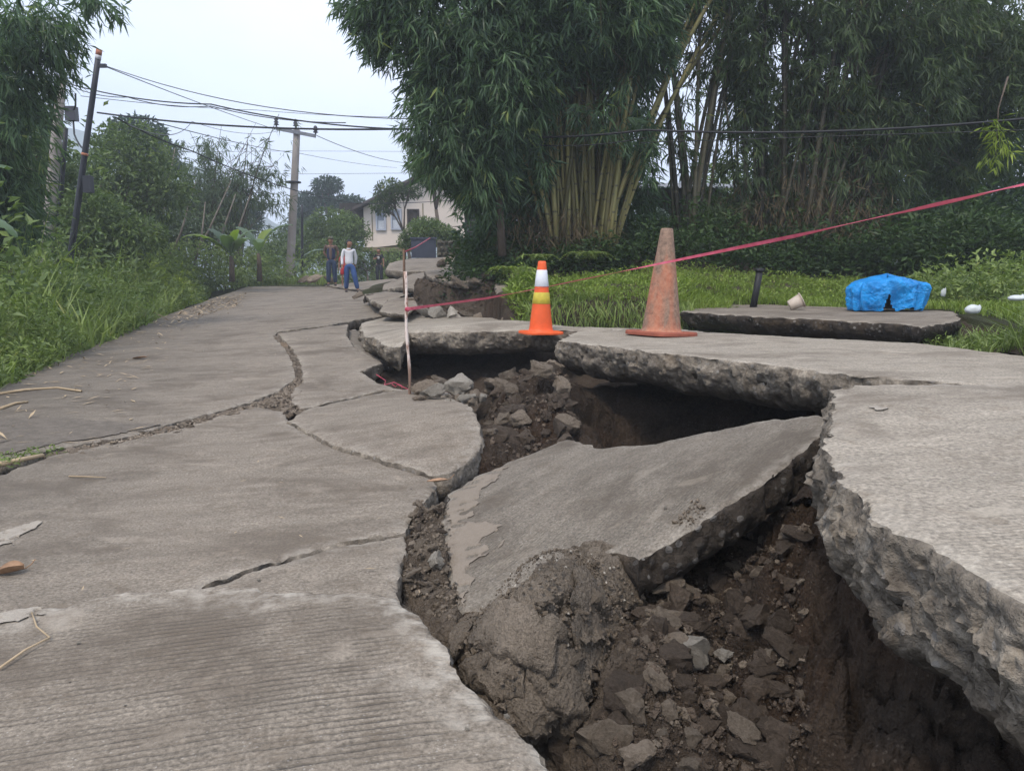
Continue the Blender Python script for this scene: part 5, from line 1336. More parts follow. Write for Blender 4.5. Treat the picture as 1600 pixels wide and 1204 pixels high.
# slender stems in front of the pale trees
for i, (a, b_, d) in enumerate([((232, 385), (268, 255), 27), ((255, 400), (300, 300), 26), ((290, 395), (352, 300), 27), ((320, 390), (362, 318), 27.5), ((345, 385), (385, 318), 28), ((245, 380), (236, 290), 27), ((300, 400), (318, 330), 26)]):
    p0 = P(a[0], a[1] + 25, d); p1 = P(b_[0], b_[1], d)
    tag(MB().tube([p0, p0.lerp(p1, .5) + Vector((.12, 0, 0)), p1 + (p1 - p0) * .15], [.045, .035, .015], 7).build('bare_stem', M['bark_pale'], None, True), 'slender pale stem among the loose trees left of the bend', 'stem', 'slender pale stems near the bend')
# light bamboo arching over them
bamboo(gp(350, 29), .9, 12, 6.5, lambda i, b, rg: (rg.uniform(-.35, .45), rg.normal() * .1), [
    (335, 235, 29, 30, 26, 1.0, 60, .05), (310, 270, 29, 40, 30, 1.2, 110, .05), (375, 285, 29, 45, 26, 1.2, 130, .05), (420, 275, 29, 26, 18, .8, 50, .05), (425, 315, 29, 26, 20, .8, 45, .05), (350, 310, 29, 50, 30, 1.2, 150, .02), (285, 240, 30, 14, 18, .6, 22, .05)],
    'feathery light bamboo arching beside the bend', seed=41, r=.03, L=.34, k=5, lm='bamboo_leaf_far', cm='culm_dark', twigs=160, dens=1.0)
# overhanging bamboo at the upper left
bamboo(gp(-10, 12.5), .6, 12, 9, lambda i, b, rg: (rg.uniform(-.12, .02), -.10 + rg.normal() * .06), [
    (30, 35, 11, 80, 55, 1.0, 340, .02), (10, 140, 11, 60, 70, .8, 260, .04), (10, 235, 12, 60, 80, .9, 330, .02), (0, 330, 12, 60, 70, .9, 380, .0), (150, 8, 11, 38, 20, .4, 44, .05), (75, 95, 11.5, 38, 45, .6, 90, .08), (-60, 200, 11.5, 60, 240, 1.0, 700, -.1)],
    'bamboo hanging into the upper left corner', seed=43, r=.035, L=.24, twigs=120, lm='bamboo_leaf', cm='culm_dark', cs=0)
tree(gp(40, 20), [(25, 260, 19, 70, 100), (60, 350, 19, 80, 60), (90, 290, 20, 45, 70)], 'mid-green tree behind the grey pole', 9000, .17, 'broad_leaf', seed=45, r=.2, gap=-.02)
tree(gp(-120, 28), [(30, 180, 27, 60, 90), (-60, 200, 26, 120, 150), (110, 300, 27, 60, 70)], 'tall tree closing the view at the far left', 9000, .24, 'broad_leaf', seed=46, r=.3, gap=-.02)
tree(gp(300, 26), [(230, 410, 25, 60, 24), (300, 402, 26, 60, 26), (370, 408, 28, 50, 24), (425, 412, 31, 40, 20), (345, 432, 26, 60, 18), (405, 434, 28.5, 45, 14), (250, 425, 24, 60, 20), (160, 415, 21, 60, 24)], 'low bushes filling the slope below the pale stems', 9000, .15, 'weed_leaf', seed=47, r=.06, gap=-.25, limbs=False, name='bush', cat='bush')

# right side and behind the clumps
tree(gp(1500, 20), [(1440, 90, 20, 120, 100), (1540, 130, 19, 100, 110), (1480, 230, 20, 110, 60), (1590, 240, 18, 80, 90), (1400, 250, 21, 80, 60)], 'tall broadleaved tree at the right behind the bamboo', 9500, .20, 'broad_leaf_blue', seed=51, r=.25, gap=.07)
tree(gp(1420, 18), [(1380, 330, 19, 90, 55), (1460, 330, 18.5, 80, 60), (1540, 320, 18, 90, 60), (1590, 380, 17, 70, 60), (1430, 395, 17.5, 90, 34)], 'thicket of dark trees behind the tarpaulin', 14000, .17, 'broad_leaf_blue', seed=52, r=.12, gap=-.2)
tree(gp(1250, 20), [(1180, 345, 20, 80, 50), (1280, 340, 20, 90, 60), (1250, 270, 21, 90, 50), (1350, 250, 21, 80, 60)], 'dark trees glimpsed through the right bamboo clump', 9000, .2, 'broad_leaf_blue', seed=53, r=.15, gap=-.05)
tree(gp(880, 21), [(820, 300, 21, 90, 70), (920, 280, 21, 90, 80), (860, 200, 21, 120, 70), (770, 370, 20, 60, 40), (900, 365, 19, 110, 34)], 'dark trees glimpsed through the left bamboo clump', 12000, .2, 'broad_leaf_blue', seed=54, r=.15, gap=-.12)
tree(gp(1130, 26), [(1135, 290, 26, 40, 40), (1060, 330, 26, 60, 26), (1110, 355, 24, 70, 20)], 'shrubs seen between the bamboo clumps by the shed', 2600, .2, 'weed_leaf', seed=55, r=.08, gap=.05)
for i, (a, b_, d, r_, lb) in enumerate([((1322, 432), (1370, 320), 14.6, .09, 'pale lichen-spotted trunk leaning right behind the bamboo'), ((1420, 420), (1500, 250), 16, .12, 'dark trunk slanting up behind the tarpaulin'), ((1462, 400), (1478, 330), 15.5, .07, 'short pale trunk among the thicket'), ((1300, 400), (1345, 200), 15.5, .09, 'dark trunk inside the right bamboo clump')]):
    p0 = P(*a, d); p1 = P(*b_, d); tag(MB().tube([p0 - Vector((0, 0, .4)), p0.lerp(p1, .5) + Vector((.06, 0, 0)), p1], [r_, r_ * .85, r_ * .6], 9).build('leaning_tree', M['bark_pale'] if i in (0, 2) else M['bark'], None, True), lb, 'tree')
# a yellow-green spray at the right edge
q = cloud(P(1556, 222, 9.5), (.16, .2, .32), 34, RNG, -1); B_ = sprays(q[:, :3], q[:, 3:], 5, .16, .14)
t = empty('hanging_branch', tuple(P(1556, 190, 9.5)), 'yellow-green leafy branch tip hanging at the right', 'branch')
MB().tube([P(1575, 120, 9.6), P(1560, 170, 9.5), P(1556, 250, 9.5)], [.012, .008, .004], 5).build('twig', M['bark'], t, True)
leafmesh('leaf_tips', B_[0], B_[1], B_[2], B_[3], M['bright_leaf'], t, B_[4], kind='stuff')

# ------------------------------------------------------------------ banana plants
def banana(base, leaves, label, mat='banana', h=1.2, r=.09, seed=1, group=None):
    rg = np.random.default_rng(seed); base = Vector(base); t = empty('banana_plant', tuple(base), label, 'banana plant', group)
    MB().tube([base - Vector((0, 0, .3)), base + Vector((.02, 0, h * .6)), base + Vector((0, 0, h))], [r, r * .8, r * .5], 9).build('stem', M['bark'], t, True)
    top = base + Vector((0, 0, h))
    for (az, el, ln, w, mt) in leaves:
        V, F = [], []; n = 22; d = Vector((math.cos(az), math.sin(az), 0)); s_ = Vector((-math.sin(az), math.cos(az), 0)); p = top.copy(); e = el
        for i in range(n + 1):
            u = i / n; dr = d * math.cos(e) + Vector((0, 0, math.sin(e))); up = -d * math.sin(e) + Vector((0, 0, math.cos(e)))
            hw = w * .5 * (0.03 if u < .12 else math.sin(math.pi * min(1, (u - .1) / .92)) ** .55)
            for q in (-1, -.5, 0, .5, 1):
                tear = .04 * w * math.sin(i * 2.3 + q * 5) * (abs(q) > .6)
                V.append(p + s_ * hw * q + up * (-.22 * hw * abs(q) ** 1.5 + tear) + (up * .03 * w if q == 0 else Vector()))
            if i:
                b_ = (i - 1) * 5
                for q in range(4): F.append([b_ + q, b_ + q + 1, b_ + q + 6, b_ + q + 5])
            p = p + dr * ln / n; e -= .055 * (.5 + 1.6 * u)
        mesh('leaf', np.array([tuple(v) for v in V]), F, M[mt or mat], t, True, {'tint': np.full(len(V), rg.random())})
    return t
B5 = [(a, min(1.35, e + .25), l_ * .62, w * .8, None) for a, e, l_, w in [(.3, 1.1, 2.0, .5), (1.6, 1.3, 1.8, .5), (2.8, 1.1, 2.1, .55), (-.6, .8, 1.9, .5), (3.8, .8, 1.8, .5), (-1.4, .9, 1.9, .5)]]
b_ = P(362, 425, 24); banana(b_, B5 + [(-2.4, .9, 1.7, .4, 'banana_bright'), (-.9, 1.35, 1.2, .26, 'banana_bright')], 'banana plant with big grey-green leaves left of the bend', h=.5, seed=1)
b_ = P(405, 425, 25); banana(b_, [(.2, 1.25, 1.6, .4, None), (2.7, 1.3, 1.4, .4, None), (-1.2, .8, 1.4, .36, None), (1.4, 1.2, 1.5, .4, 'banana_bright')], 'smaller banana plant right of the big one', h=.6, seed=2)
b_ = P(460, 430, 31.5); banana(b_, [(.2, .9, 1.8, .4, None), (2.7, .7, 1.6, .4, None), (-1.2, .4, 1.4, .36, None)], 'banana plant at the foot of the concrete pole', h=.4, seed=3)
b_ = P(-70, 480, 7.6); banana(b_, [(.1, .25, .75, .28, None), (1.2, 1.2, 1.0, .3, None), (2.9, .8, 1.0, .3, None)], 'banana plant whose leaves reach in at the left edge', h=.9, seed=4)
b_ = P(1475, 420, 15); banana(b_, [(a, e, 1.1, .3, None) for a, e in ((.4, .9), (1.5, 1.3), (2.7, 1.0), (-.6, .5), (3.8, .6))], 'banana plant in the shade right of the tarpaulin', h=.7, seed=5)
b_ = P(1555, 425, 14.5); banana(b_, [(a, e, 1.0, .28, None) for a, e in ((.2, 1.0), (1.9, 1.2), (3.0, .8), (-1.0, .6))], 'banana plant near the right edge of the thicket', h=.6, seed=6)
b_ = P(1045, 400, 15.5); banana(b_, [(a, e, .9, .26, None) for a, e in ((.3, 1.1), (1.9, 1.2), (3.0, .9), (-1.0, .9))], 'banana plant between the bamboo clumps', h=.5, seed=7)

# ------------------------------------------------------------------ ground vegetation
def ground_leaves(name, poly, n, hgt, L, asp, mat, label, rg=RNG, gap=-1, freq=1.0, fn=None, up=.5, ink=None, hfun=None):
    q = sample(poly, n)
    p3 = np.column_stack([q, q[:, 0] * 0]); f = fbm(p3, freq, 3, .6, 8); q = q[f > gap]; f = f[f > gap]; n = len(q)
    top = hgt * (1 + 1.5 * f) * (hfun(q[:, 0], q[:, 1]) if hfun else 1)
    z = (fn or ground)(q[:, 0], q[:, 1]) + top * rg.random(n) ** .6
    d = rg.normal(size=(n, 3)); d[:, 2] = d[:, 2] * .5 + up
    ln = rg.uniform(.5, 1.2, n) * L
    return leafmesh(name, np.column_stack([q, z]), d, ln, ln * asp, mat, None, np.clip(.4 + f * .5 + rg.normal(size=n) * .2, 0, 1), label, 'stuff', .9, rg)
def blades(name, poly, n, hgt, wid, mat, label, rg=RNG, fn=None, gap=-1, freq=1.0, lean=.5, pts=None, hfun=None):
    q = sample(poly, n) if pts is None else pts
    f = fbm(np.column_stack([q, q[:, 0] * 0]), freq, 3, .6, 18); q = q[f > gap]; f = f[f > gap]; n = len(q)
    z = (fn or ground)(q[:, 0], q[:, 1]) - .02; a = rg.uniform(0, 6.28, n); h = hgt * rg.uniform(.45, 1.25, n) * (1 + .6 * f) * (hfun(q[:, 0], q[:, 1]) if hfun else 1); l_ = lean * rg.uniform(.2, 1.3, n) * h
    b0 = np.column_stack([q, z]); dx = np.column_stack([np.cos(a), np.sin(a), 0 * a]); sd = np.column_stack([-np.sin(a + rg.uniform(-1, 1, n)), np.cos(a), 0 * a]); w = (wid * rg.uniform(.6, 1.2, n))[:, None]
    up = np.array([0, 0, 1.0]); H = h[:, None]; LL = l_[:, None]
    m0 = b0 + up * H * .6 + dx * LL * .3; tp = b0 + up * H * .92 + dx * LL
    V = np.stack([b0 - sd * w * .5, b0 + sd * w * .5, m0 + sd * w * .42, m0 - sd * w * .42, tp], 1).reshape(-1, 3)
    b_ = np.arange(n)[:, None] * 5; F = np.vstack([b_ + [0, 1, 2], b_ + [0, 2, 3], b_ + [3, 2, 4]])
    return tag(mesh(name, V, F, mat, None, False, {'tint': np.repeat(np.clip(.45 + .4 * f + rg.normal(size=n) * .2, 0, 1), 5)}), label, kind='stuff')
# verge polygon left of the road (world metres); lateral distance t<0
def verge(y0, y1, t0, t1):
    out = []
    for y, t in ((y0, t0), (y1, t0), (y1, t1), (y0, t1)):
        out.append(((t - 2.22 - y * .29) / .957, y))
    return out
rise = lambda x, y: 0.40 + np.clip(-(x * .957 + y * .29 + 2.22) / 1.4, 0, 1) * 1.0
ground_leaves('weeds', verge(1.6, 10, -.02, -2.2), 34000, .85, .085, .34, M['weed_leaf'], 'leafy weeds beside the near left road edge', hfun=rise)
ground_leaves('weeds', verge(10, 19, -.02, -3), 24000, .95, .12, .34, M['weed_leaf'], 'leafy weeds along the middle of the left road edge', hfun=rise)
blades('grass', verge(2, 11, -.05, -2.6), 3800, .80, .018, M['grass_leaf'], 'long grass beside the near left road edge', hfun=rise)
blades('grass', verge(9, 19, -.05, -4), 7500, 1.25, .028, M['grass_leaf'], 'tall arching grass along the left road edge', hfun=rise)
ground_leaves('weeds', verge(2, 18, -.35, -3), 9000, 1.15, .20, .42, M['broad_leaf'], 'broad-leaved plants along the left road edge', hfun=rise, freq=.8, gap=.05)
ground_leaves('weeds', verge(2, 12, -.1, -2.4), 9000, .7, .12, .18, M['grass_leaf'], 'pale narrow weeds along the near left road edge', hfun=rise, freq=1.5, gap=0)
ground_leaves('undergrowth', verge(4, 16, -1.8, -9), 36000, 2.4, .15, .36, M['broad_leaf'], 'dense undergrowth on the slope left of the road')
ground_leaves('undergrowth', verge(16, 34, -1.5, -14), 42000, 2.9, .22, .36, M['broad_leaf'], 'undergrowth on the slope towards the bend')
ground_leaves('weeds', verge(18, 28, -.05, -4.5), 15000, .9, .16, .34, M['weed_leaf'], 'light green weeds along the road towards the concrete pole', hfun=rise)
blades('grass', verge(17, 27, -.05, -1.8), 7000, .55, .04, M['bright_leaf'], 'bright green grass at the far left road edge', hfun=rise)
ground_leaves('ferns', verge(17.5, 27.5, -.3, -3.2), 15000, 1.05, .16, .3, M['bright_leaf'], 'yellow-green ferns by the road bend', hfun=rise)
ground_leaves('undergrowth', [(-11.5, 28.5), (-7.4, 28.2), (-7.2, 34), (-4.5, 36), (-6, 44), (-16, 40)], 12000, .8, .2, .38, M['weed_leaf'], 'undergrowth behind the crest of the road')
blades('grass', [(-10.4, 28.2), (-7, 28.2), (-7, 30), (-11, 30)], 1500, .4, .04, M['grass_leaf'], 'grass behind the crest of the road')
ground_leaves('undergrowth', [(-7, 36), (-3.2, 34), (-3.0, 40), (-6, 42)], 2500, .6, .14, .38, M['weed_leaf'], 'green plants behind the man in black')
# right bank, lawn, foot of the clumps
GS = lambda x, y: surf(x, y, .06)
bank = [(.1, 9.0), (2.2, 8.95), (3.9, 9.9), (4.6, 10.4), (7, 10), (8.5, 12.2), (0, 12.4), (-.1, 10.4)]
blades('lawn', bank, 46000, .085, .010, M['lawn_leaf'], 'short bright grass on the bank behind the cones', fn=GS, lean=.9, freq=1.6, gap=-.38)
blades('lawn', [(2.2, 8.9), (3.0, 10.2), (7.5, 8.8), (6.2, 6.8), (4.9, 7.3), (4.6, 9.4)], 14000, .10, .010, M['lawn_leaf'], 'patchy grass round the tarpaulin slab', fn=GS, lean=.9, gap=-.15, freq=1.2)
blades('lawn', [(1.7, 8.6), (2.7, 8.7), (4.3, 9.6), (3.9, 10.2), (1.9, 9.2)], 7000, .11, .010, M['lawn_leaf'], 'short grass behind the left end of the tarpaulin slab', fn=GS, lean=.8)
blades('lawn', [(1.9, 8.4), (2.35, 8.4), (2.9, 10.1), (4.9, 10.1), (5.1, 10.9), (2.2, 11)], 9000, .15, .011, M['lawn_leaf'], 'grass along the back edge of the tarpaulin slab', fn=lambda x, y: ground(x, y) - .05, lean=1.1)
fg = [(1.3, 7.5), (2.9, 7.5), (2.9, 9.0), (1.3, 9.0)]
blades('grass', fg, 5000, .13, .012, M['lawn_leaf'], 'grass hanging over the earth behind the tarpaulin slab', fn=GS, lean=1.5)
ground_leaves('weeds', fg, 3500, .08, .05, .4, M['lawn_leaf'], 'low weeds on the earth behind the tarpaulin slab', fn=GS, up=.1)
ground_leaves('weeds', bank, 9000, .12, .05, .5, M['lawn_leaf'], 'low green weeds in the bank grass', fn=GS, gap=-.1)
blades('grass', [(.2, 8.78), (2.1, 8.75), (2.1, 9.0), (.2, 9.0)], 1500, .15, .012, M['grass_leaf'], 'grass hanging over the top of the turf bank', fn=GS, lean=1.4)
hq = np.column_stack([RNG.uniform(.15, 2.1, 1500), RNG.uniform(8.6, 8.86, 1500)])
leafmesh('hanging_grass', np.column_stack([hq, RNG.uniform(.3, .74, 1500)]), RNG.normal(size=(1500, 3)) * .35 + np.array([0, -.45, -.8]), RNG.uniform(.08, .25, 1500), .012, M['grass_leaf'], None, None, 'roots and grass hanging down the turf bank', 'stuff')
ground_leaves('undergrowth', [(-1.2, 12.2), (-.6, 14.5), (10, 15), (10, 12), (5, 12.3), (1, 12.0)], 38000, .55, .10, .45, M['cover_leaf'], 'dark green creepers at the foot of the bamboo', fn=GS, freq=.7)
ground_leaves('undergrowth', [(5, 12), (12, 12), (13, 17), (4, 17)], 16000, .9, .16, .4, M['cover_leaf'], 'dark undergrowth in the thicket behind the tarpaulin', freq=.6)
ground_leaves('undergrowth', [(-1.6, 16.5), (-.6, 13), (1, 13), (2, 24), (-1, 24)], 9000, .4, .1, .45, M['cover_leaf'], 'creepers left of the large bamboo clump', freq=.7)
ground_leaves('weeds', [(-.3, 13.2), (.45, 12.6), (.5, 9.6), (-.05, 10.2)], 3000, .14, .07, .33, M['weed_leaf'], 'ferny weeds above the earth block', fn=GS)
ground_leaves('weeds', [(.12, 10.2), (.5, 9.2), (.2, 8.3), (-.1, 9.4)], 1300, .22, .1, .3, M['lawn_leaf'], 'ferns spilling down behind the orange cone', fn=GS)
ground_leaves('weeds', [(-.9, 17.5), (-.5, 14.6), (.3, 13.2), (.8, 18), (-.4, 20)], 3800, .35, .13, .4, M['bright_leaf'], 'light green plants at the top of the broken slabs', fn=None)
# right roadside weeds close to the camera
rp_ = [(3.45, 5.0), (4.1, 6.1), (5.6, 6.6), (7.5, 7.5), (7.5, 4.0), (4.6, 3.2), (3.4, 4.1)]
blades('grass', rp_, 6500, .50, .015, M['grass_leaf'], 'tall roadside grass at the right edge', lean=.9)
ground_leaves('weeds', rp_, 9500, .46, .09, .34, M['weed_leaf'], 'leafy weeds at the right edge of the road')
blades('grass', [(3.0, 6.7), (3.9, 7.1), (4.4, 6.1), (3.5, 5.6)], 1300, .16, .010, M['grass_leaf'], 'grass tufts at the broken end of the tarpaulin slab', lean=1.1, fn=GS)
ground_leaves('weeds', [(3.0, 6.6), (3.9, 7.1), (4.4, 6.1), (3.5, 5.6)], 700, .12, .06, .4, M['weed_leaf'], 'weeds at the broken end of the tarpaulin slab', fn=GS)
ground_leaves('weeds', [(5.2, 8.6), (8.5, 8.0), (9, 11), (5.4, 10.6)], 6000, .38, .10, .4, M['weed_leaf'], 'weeds right of the tarpaulin')
for (x, y) in ((-2.2 - 1.2, 4.2), (-3.35, 3.4)): pass
ground_leaves('weeds', wpoly([(0, 735), (60, 715), (110, 705), (90, 700), (0, 712)], L), 200, .05, .03, .4, M['weed_leaf'], 'small weeds sprouting in the left end of the crack', fn=lambda x, y: L(x, y) - .02)
# ferns as countable plants near the clump
def fern(base, n, ln, label, mat='weed_leaf', seed=1):
    rg = np.random.default_rng(seed); t = empty('fern', tuple(base), label, 'fern'); base = Vector(base)
    for k in range(n):
        a = 6.28 * k / n + rg.uniform(-.3, .3); d = Vector((math.cos(a), math.sin(a), 0)); s_ = Vector((-math.sin(a), math.cos(a), 0)); bs, dr = [], []
        for i in range(18):
            u = i / 17; c = base + d * (ln * u) + Vector((0, 0, ln * (.9 * u - .95 * u * u)))
            for q in (-1, 1):
                bs.append(tuple(c)); dr.append(tuple((s_ * q + d * .5 + Vector((0, 0, -.15))) * (1 - u * .75)))
        bs, dr = np.array(bs), np.array(dr); l_ = np.linalg.norm(dr, axis=1) * ln * .32
        leafmesh('frond', bs, dr, l_, ln * .055, M[mat], t, None, rg=rg, flatup=2)
for i, (px, py, d, s, lb) in enumerate([(918, 402, 11.9, .42, 'fern with spread fronds at the foot of the large bamboo clump'), (800, 425, 11.2, .4, 'bright fern left of the orange cone'), (840, 405, 11.7, .35, 'small fern behind the top of the orange cone'), (835, 470, 9.6, .35, 'fern hanging behind the left of the orange cone')]):
    fern(P(px, py, d), 9, s, lb, 'weed_leaf' if i in (0, 2) else 'lawn_leaf', i)
# ================================================================== POLES AND WIRES
M['pole_conc'] = plain('weathered_concrete_pole', (.33, .29, .26), .9, .25, 3, bump=.01)
M['steel_black'] = plain('black_painted_steel', (.030, .032, .040), .5, .3, 5)
M['steel_grey'] = plain('grey_galvanised_steel', (.20, .21, .23), .5, .3, 8, .3)
M['ceramic'] = plain('dark_insulator', (.035, .03, .04), .3, .3, 8, spec=.5)
M['pole_red'] = plain('faded_orange_paint', (.45, .18, .10), .7, .4, 20)
M['pole_white'] = plain('old_white_paint', (.55, .55, .55), .7, .3, 20)
M['cable'] = plain('black_cable_sheath', (.02, .02, .022), .5, .2)
def pole(name, a, b_, d, r0, r1, mat, label, low=1.2, cat='utility pole'):
    p0, p1 = P(*a, d), P(*b_, d); dirn = (p1 - p0).normalized(); p0 = p0 - dirn * low
    t = empty(name, tuple(p0), label, cat); MB().tube([p0.lerp(p1, k / 8) for k in range(9)], [r0 + (r1 - r0) * k / 8 for k in range(9)], 14).build('shaft', M[mat], t, True)
    return t, p0, p1, dirn
t, p0, p1, dn = pole('utility_pole', (453, 432), (464, 203), 30, .175, .125, 'pole_conc', 'tall concrete utility pole with a crossarm and three insulators', .6)
arm0, arm1 = P(434, 202, 30), P(495, 214, 30)
MB().box((arm0 + arm1) / 2 + Vector((0, -.16, 0)), ((arm1 - arm0).length, .10, .12), Matrix.Rotation(math.atan2(arm1.z - arm0.z, arm1.x - arm0.x) * -1, 3, 'Y')).build('crossarm', M['steel_grey'], t)
for q in (arm0, p1 + Vector((0, 0, -.02)), arm1):
    c = Vector((q.x, q.y - .16 if q is not p1 else q.y - .16, q.z + .06)); MB().lathe(c, [(.03, 0), (.03, .05), (.11, .08), (.05, .13), (.10, .17), (.05, .22), (.08, .26), (.04, .32), (0, .33)], 12).build('insulator', M['ceramic'], t, True)
c = P(458, 285, 30); MB().lathe(c, [(.15, -.03), (.30, -.02), (.30, .03), (.15, .05)], 20).build('collar', M['steel_black'], t, True)
pole('cable_post', (472, 432), (472, 320), 31.5, .06, .05, 'steel_black', 'thin black post right beside the concrete utility pole', .5, 'post')
t, q0, q1, dn = pole('leaning_pole', (110, 402), (155, 78), 16, .072, .054, 'steel_black', 'black steel pole leaning right with an orange tip', 2.2)
def band(u0, u1, mat, nm, rr=.058):
    a, b_ = P(110, 402, 16).lerp(q1, u0), P(110, 402, 16).lerp(q1, u1); MB().tube([a, b_], [rr, rr], 14).build(nm, M[mat], t, True)
band(.955, .975, 'pole_white', 'white_band'); band(.975, 1.002, 'pole_red', 'orange_tip', .059); band(.50, .512, 'pole_red', 'orange_band', .068)
br = P(160, 103, 16); MB().box(br, (.16, .06, .07)).build('bracket', M['steel_black'], t)
eb = P(138, 288, 15.9); MB().box(eb, (.16, .14, .34)).build('junction_box', M['steel_black'], t)
t, g0, g1, dn = pole('grey_pole', (72, 395), (96, 125), 17.5, .15, .10, 'pole_conc', 'grey concrete pole half hidden in leaves at the left', 2.2)
MB().lathe(g1 + Vector((0, 0, -.05)), [(.10, 0), (.13, .02), (.13, .12), (.0, .14)], 12).build('pole_cap', M['steel_grey'], t, True)
MB().box(P(112, 178, 17.2), (.22, .16, .3)).build('cable_box', M['ceramic'], t)
pole('thin_pole', (88, 400), (103, 200), 17.8, .06, .05, 'steel_black', 'thin dark pole between the grey and the black pole', 2.2)

def wire(pts, r, label, sag=.0, n=14, twist=0):
    W = [P(*p) for p in pts]; o = []
    for i in range(len(W) - 1):
        for k in range(n):
            u = k / n; q = W[i].lerp(W[i + 1], u); q.z -= sag * 4 * u * (1 - u); o.append(q)
    o.append(W[-1]); return tag(MB().tube(o, r, 5, False).build('overhead_wire', M['cable'], None, True), label, 'wire')
wire([(152, 176, 16), (660, 201, 13), (1010, 203, 11.5), (1700, 175, 10)], .017, 'thick twisted cable crossing the whole view at mid sky', .12)
wire([(104, 130, 17.4), (330, 163, 15.5), (660, 203, 12.9)], .013, 'cable from the grey pole merging with the thick cable', .10)
wire([(104, 132, 17.5), (200, 152, 16.7), (330, 166, 15.6), (540, 192, 14)], .009, 'looped second cable from the grey pole', .08)
wire([(162, 102, 16), (655, 186, 13), (1010, 215, 11.5)], .008, 'thin upper wire from the tip of the leaning pole', .25)
wire([(162, 103, 16), (436, 204, 29.8)], .010, 'thin wire slanting from the leaning pole to the concrete pole', .05)
wire([(180, 183, 16), (300, 236, 18), (450, 294, 23), (560, 318, 30), (720, 312, 38)], .015, 'heavy cable dipping from the leaning pole to the house', .05)
wire([(126, 150, 17), (400, 172, 22), (640, 183, 26)], .007, 'faint wire below the top wire', .05)
wire([(118, 146, 17), (118, 165, 17), (114, 175, 17.2)], .02, 'short drooping cable loop on the grey pole')
wire([(114, 182, 17.2), (116, 210, 17), (135, 232, 16.2)], .02, 'black cable loop between the grey and the leaning pole', .1)
wire([(495, 212, 30), (640, 255, 45)], .014, 'thin wire leaving the crossarm to the right', .2)
wire([(436, 204, 30), (300, 190, 20), (200, 195, 8)], .007, 'faint wire left of the crossarm', .2)
wire([(240, 190, 18), (470, 240, 40), (620, 262, 60)], .012, 'faint sloping wire behind the pole', .1)
wire([(-40, 270, 60), (460, 272, 60), (700, 270, 60)], .014, 'far straight wire low in the sky')
wire([(200, 238, 60), (460, 236, 60), (700, 237, 60)], .012, 'second far straight wire')
wire([(250, 285, 26), (380, 308, 34), (455, 318, 40)], .014, 'sagging dark wire in front of the left trees', .15)
wire([(1000, 223, 11.4), (1700, 200, 9)], .006, 'thin wire across the right bamboo clump')

# ================================================================== HOUSE
M['pinkwall'] = plain('pale_pink_render', (.70, .61, .53), .9, .12, 1.5)
M['mud'] = plain('mossy_concrete_edge', (.26, .22, .13), .95, .4, 3)
M['dark'] = plain('dark_shaded_timber', (.05, .04, .035), .9, .4, 3)
M['roof'] = plain('dark_roof_tiles', (.10, .085, .08), .9, .35, 4)
M['frame'] = plain('grey_blue_window_frame', (.42, .45, .52), .6, .15)
M['glass'] = plain('window_glass', (.06, .07, .09), .08, .6, 3, spec=.8, col2=(.30, .34, .40))
M['curtain'] = plain('white_lace_curtain', (.55, .58, .62), .9, .25, 20)
D = 40.0; hb = P(573, 388, D); s_ = D / FPX
def HX(px): return (px - 800) * s_
def HZ(px, py): return P(px, py, D).z
hz0 = HZ(573, 388); x0, x1 = HX(573), HX(727)
t = empty('house', ((x0 + x1) / 2, D, hz0), 'pale pink house with two tall windows at the end of the road', 'house')
ze_l, ze_r, apx = HZ(573, 324), HZ(740, 312), HX(668); za = HZ(668, 281)
wv = [(x0, D, hz0), (x1, D, HZ(727, 372)), (x1, D, ze_r), (apx, D, za), (x0, D, ze_l)]
wv2 = [(a, b + 6, c) for a, b, c in wv]
MB().add(wv + wv2, [[0, 1, 2, 3, 4], [9, 8, 7, 6, 5], [0, 5, 6, 1], [1, 6, 7, 2], [2, 7, 8, 3], [3, 8, 9, 4], [4, 9, 5, 0]]).build('wall', M['pinkwall'], t)
for nm, a, b_ in (('roof', (HX(560), HZ(560, 330)), (apx, za + .22)), ('roof', (apx, za + .22), (HX(756), HZ(756, 312) + .05))):
    v = [(a[0], D - .6, a[1]), (b_[0], D - .6, b_[1]), (b_[0], D + 6.5, b_[1]), (a[0], D + 6.5, a[1])]; v2 = [(x, y, z + .14) for x, y, z in v]
    ro = MB().add(v + v2, [[0, 1, 2, 3][::-1], [4, 5, 6, 7], [0, 1, 5, 4], [1, 2, 6, 5], [2, 3, 7, 6], [3, 0, 4, 7]]).build(nm, M['roof'], t)
def window(xa, ya, xb, yb, label=None, dark=False):
    a, b_ = (HX(xa), HZ(xa, yb)), (HX(xb), HZ(xb, ya)); w, h = b_[0] - a[0], b_[1] - a[1]; cx, cz = (a[0] + b_[0]) / 2, (a[1] + b_[1]) / 2
    f = MB()
    for dx in (-1, 1): f.box((cx + dx * w / 2, D - .04, cz), (.08, .12, h + .08))
    for dz in (-1, 1): f.box((cx, D - .04, cz + dz * h / 2), (w + .08, .125, .08))
    fo = f.build('window', M['frame'] if not dark else M['dark'], t)
    MB().box((cx, D - .015, cz), (w - .08, .02, h - .08)).build('pane', M['glass'] if not dark else M['dark'], fo)
    if not dark: MB().box((cx, D - .032, cz - h * .24), (w - .12, .01, h * .42)).build('curtain', M['curtain'], fo)
window(593, 329, 606, 359); window(616, 328, 630, 358); window(641, 328, 657, 350, dark=True)
for px in (586, 664): MB().box((HX(px), D - .012, (hz0 + ze_l) / 2 + .3), (.05, .02, 1.9)).build('wall_joint', M['mud'], t)
MB().box(((x0 + HX(650)) / 2, D - .35, hz0 - .08), (HX(650) - x0 + .5, 1.1, .22)).build('ledge', M['mud'], t)
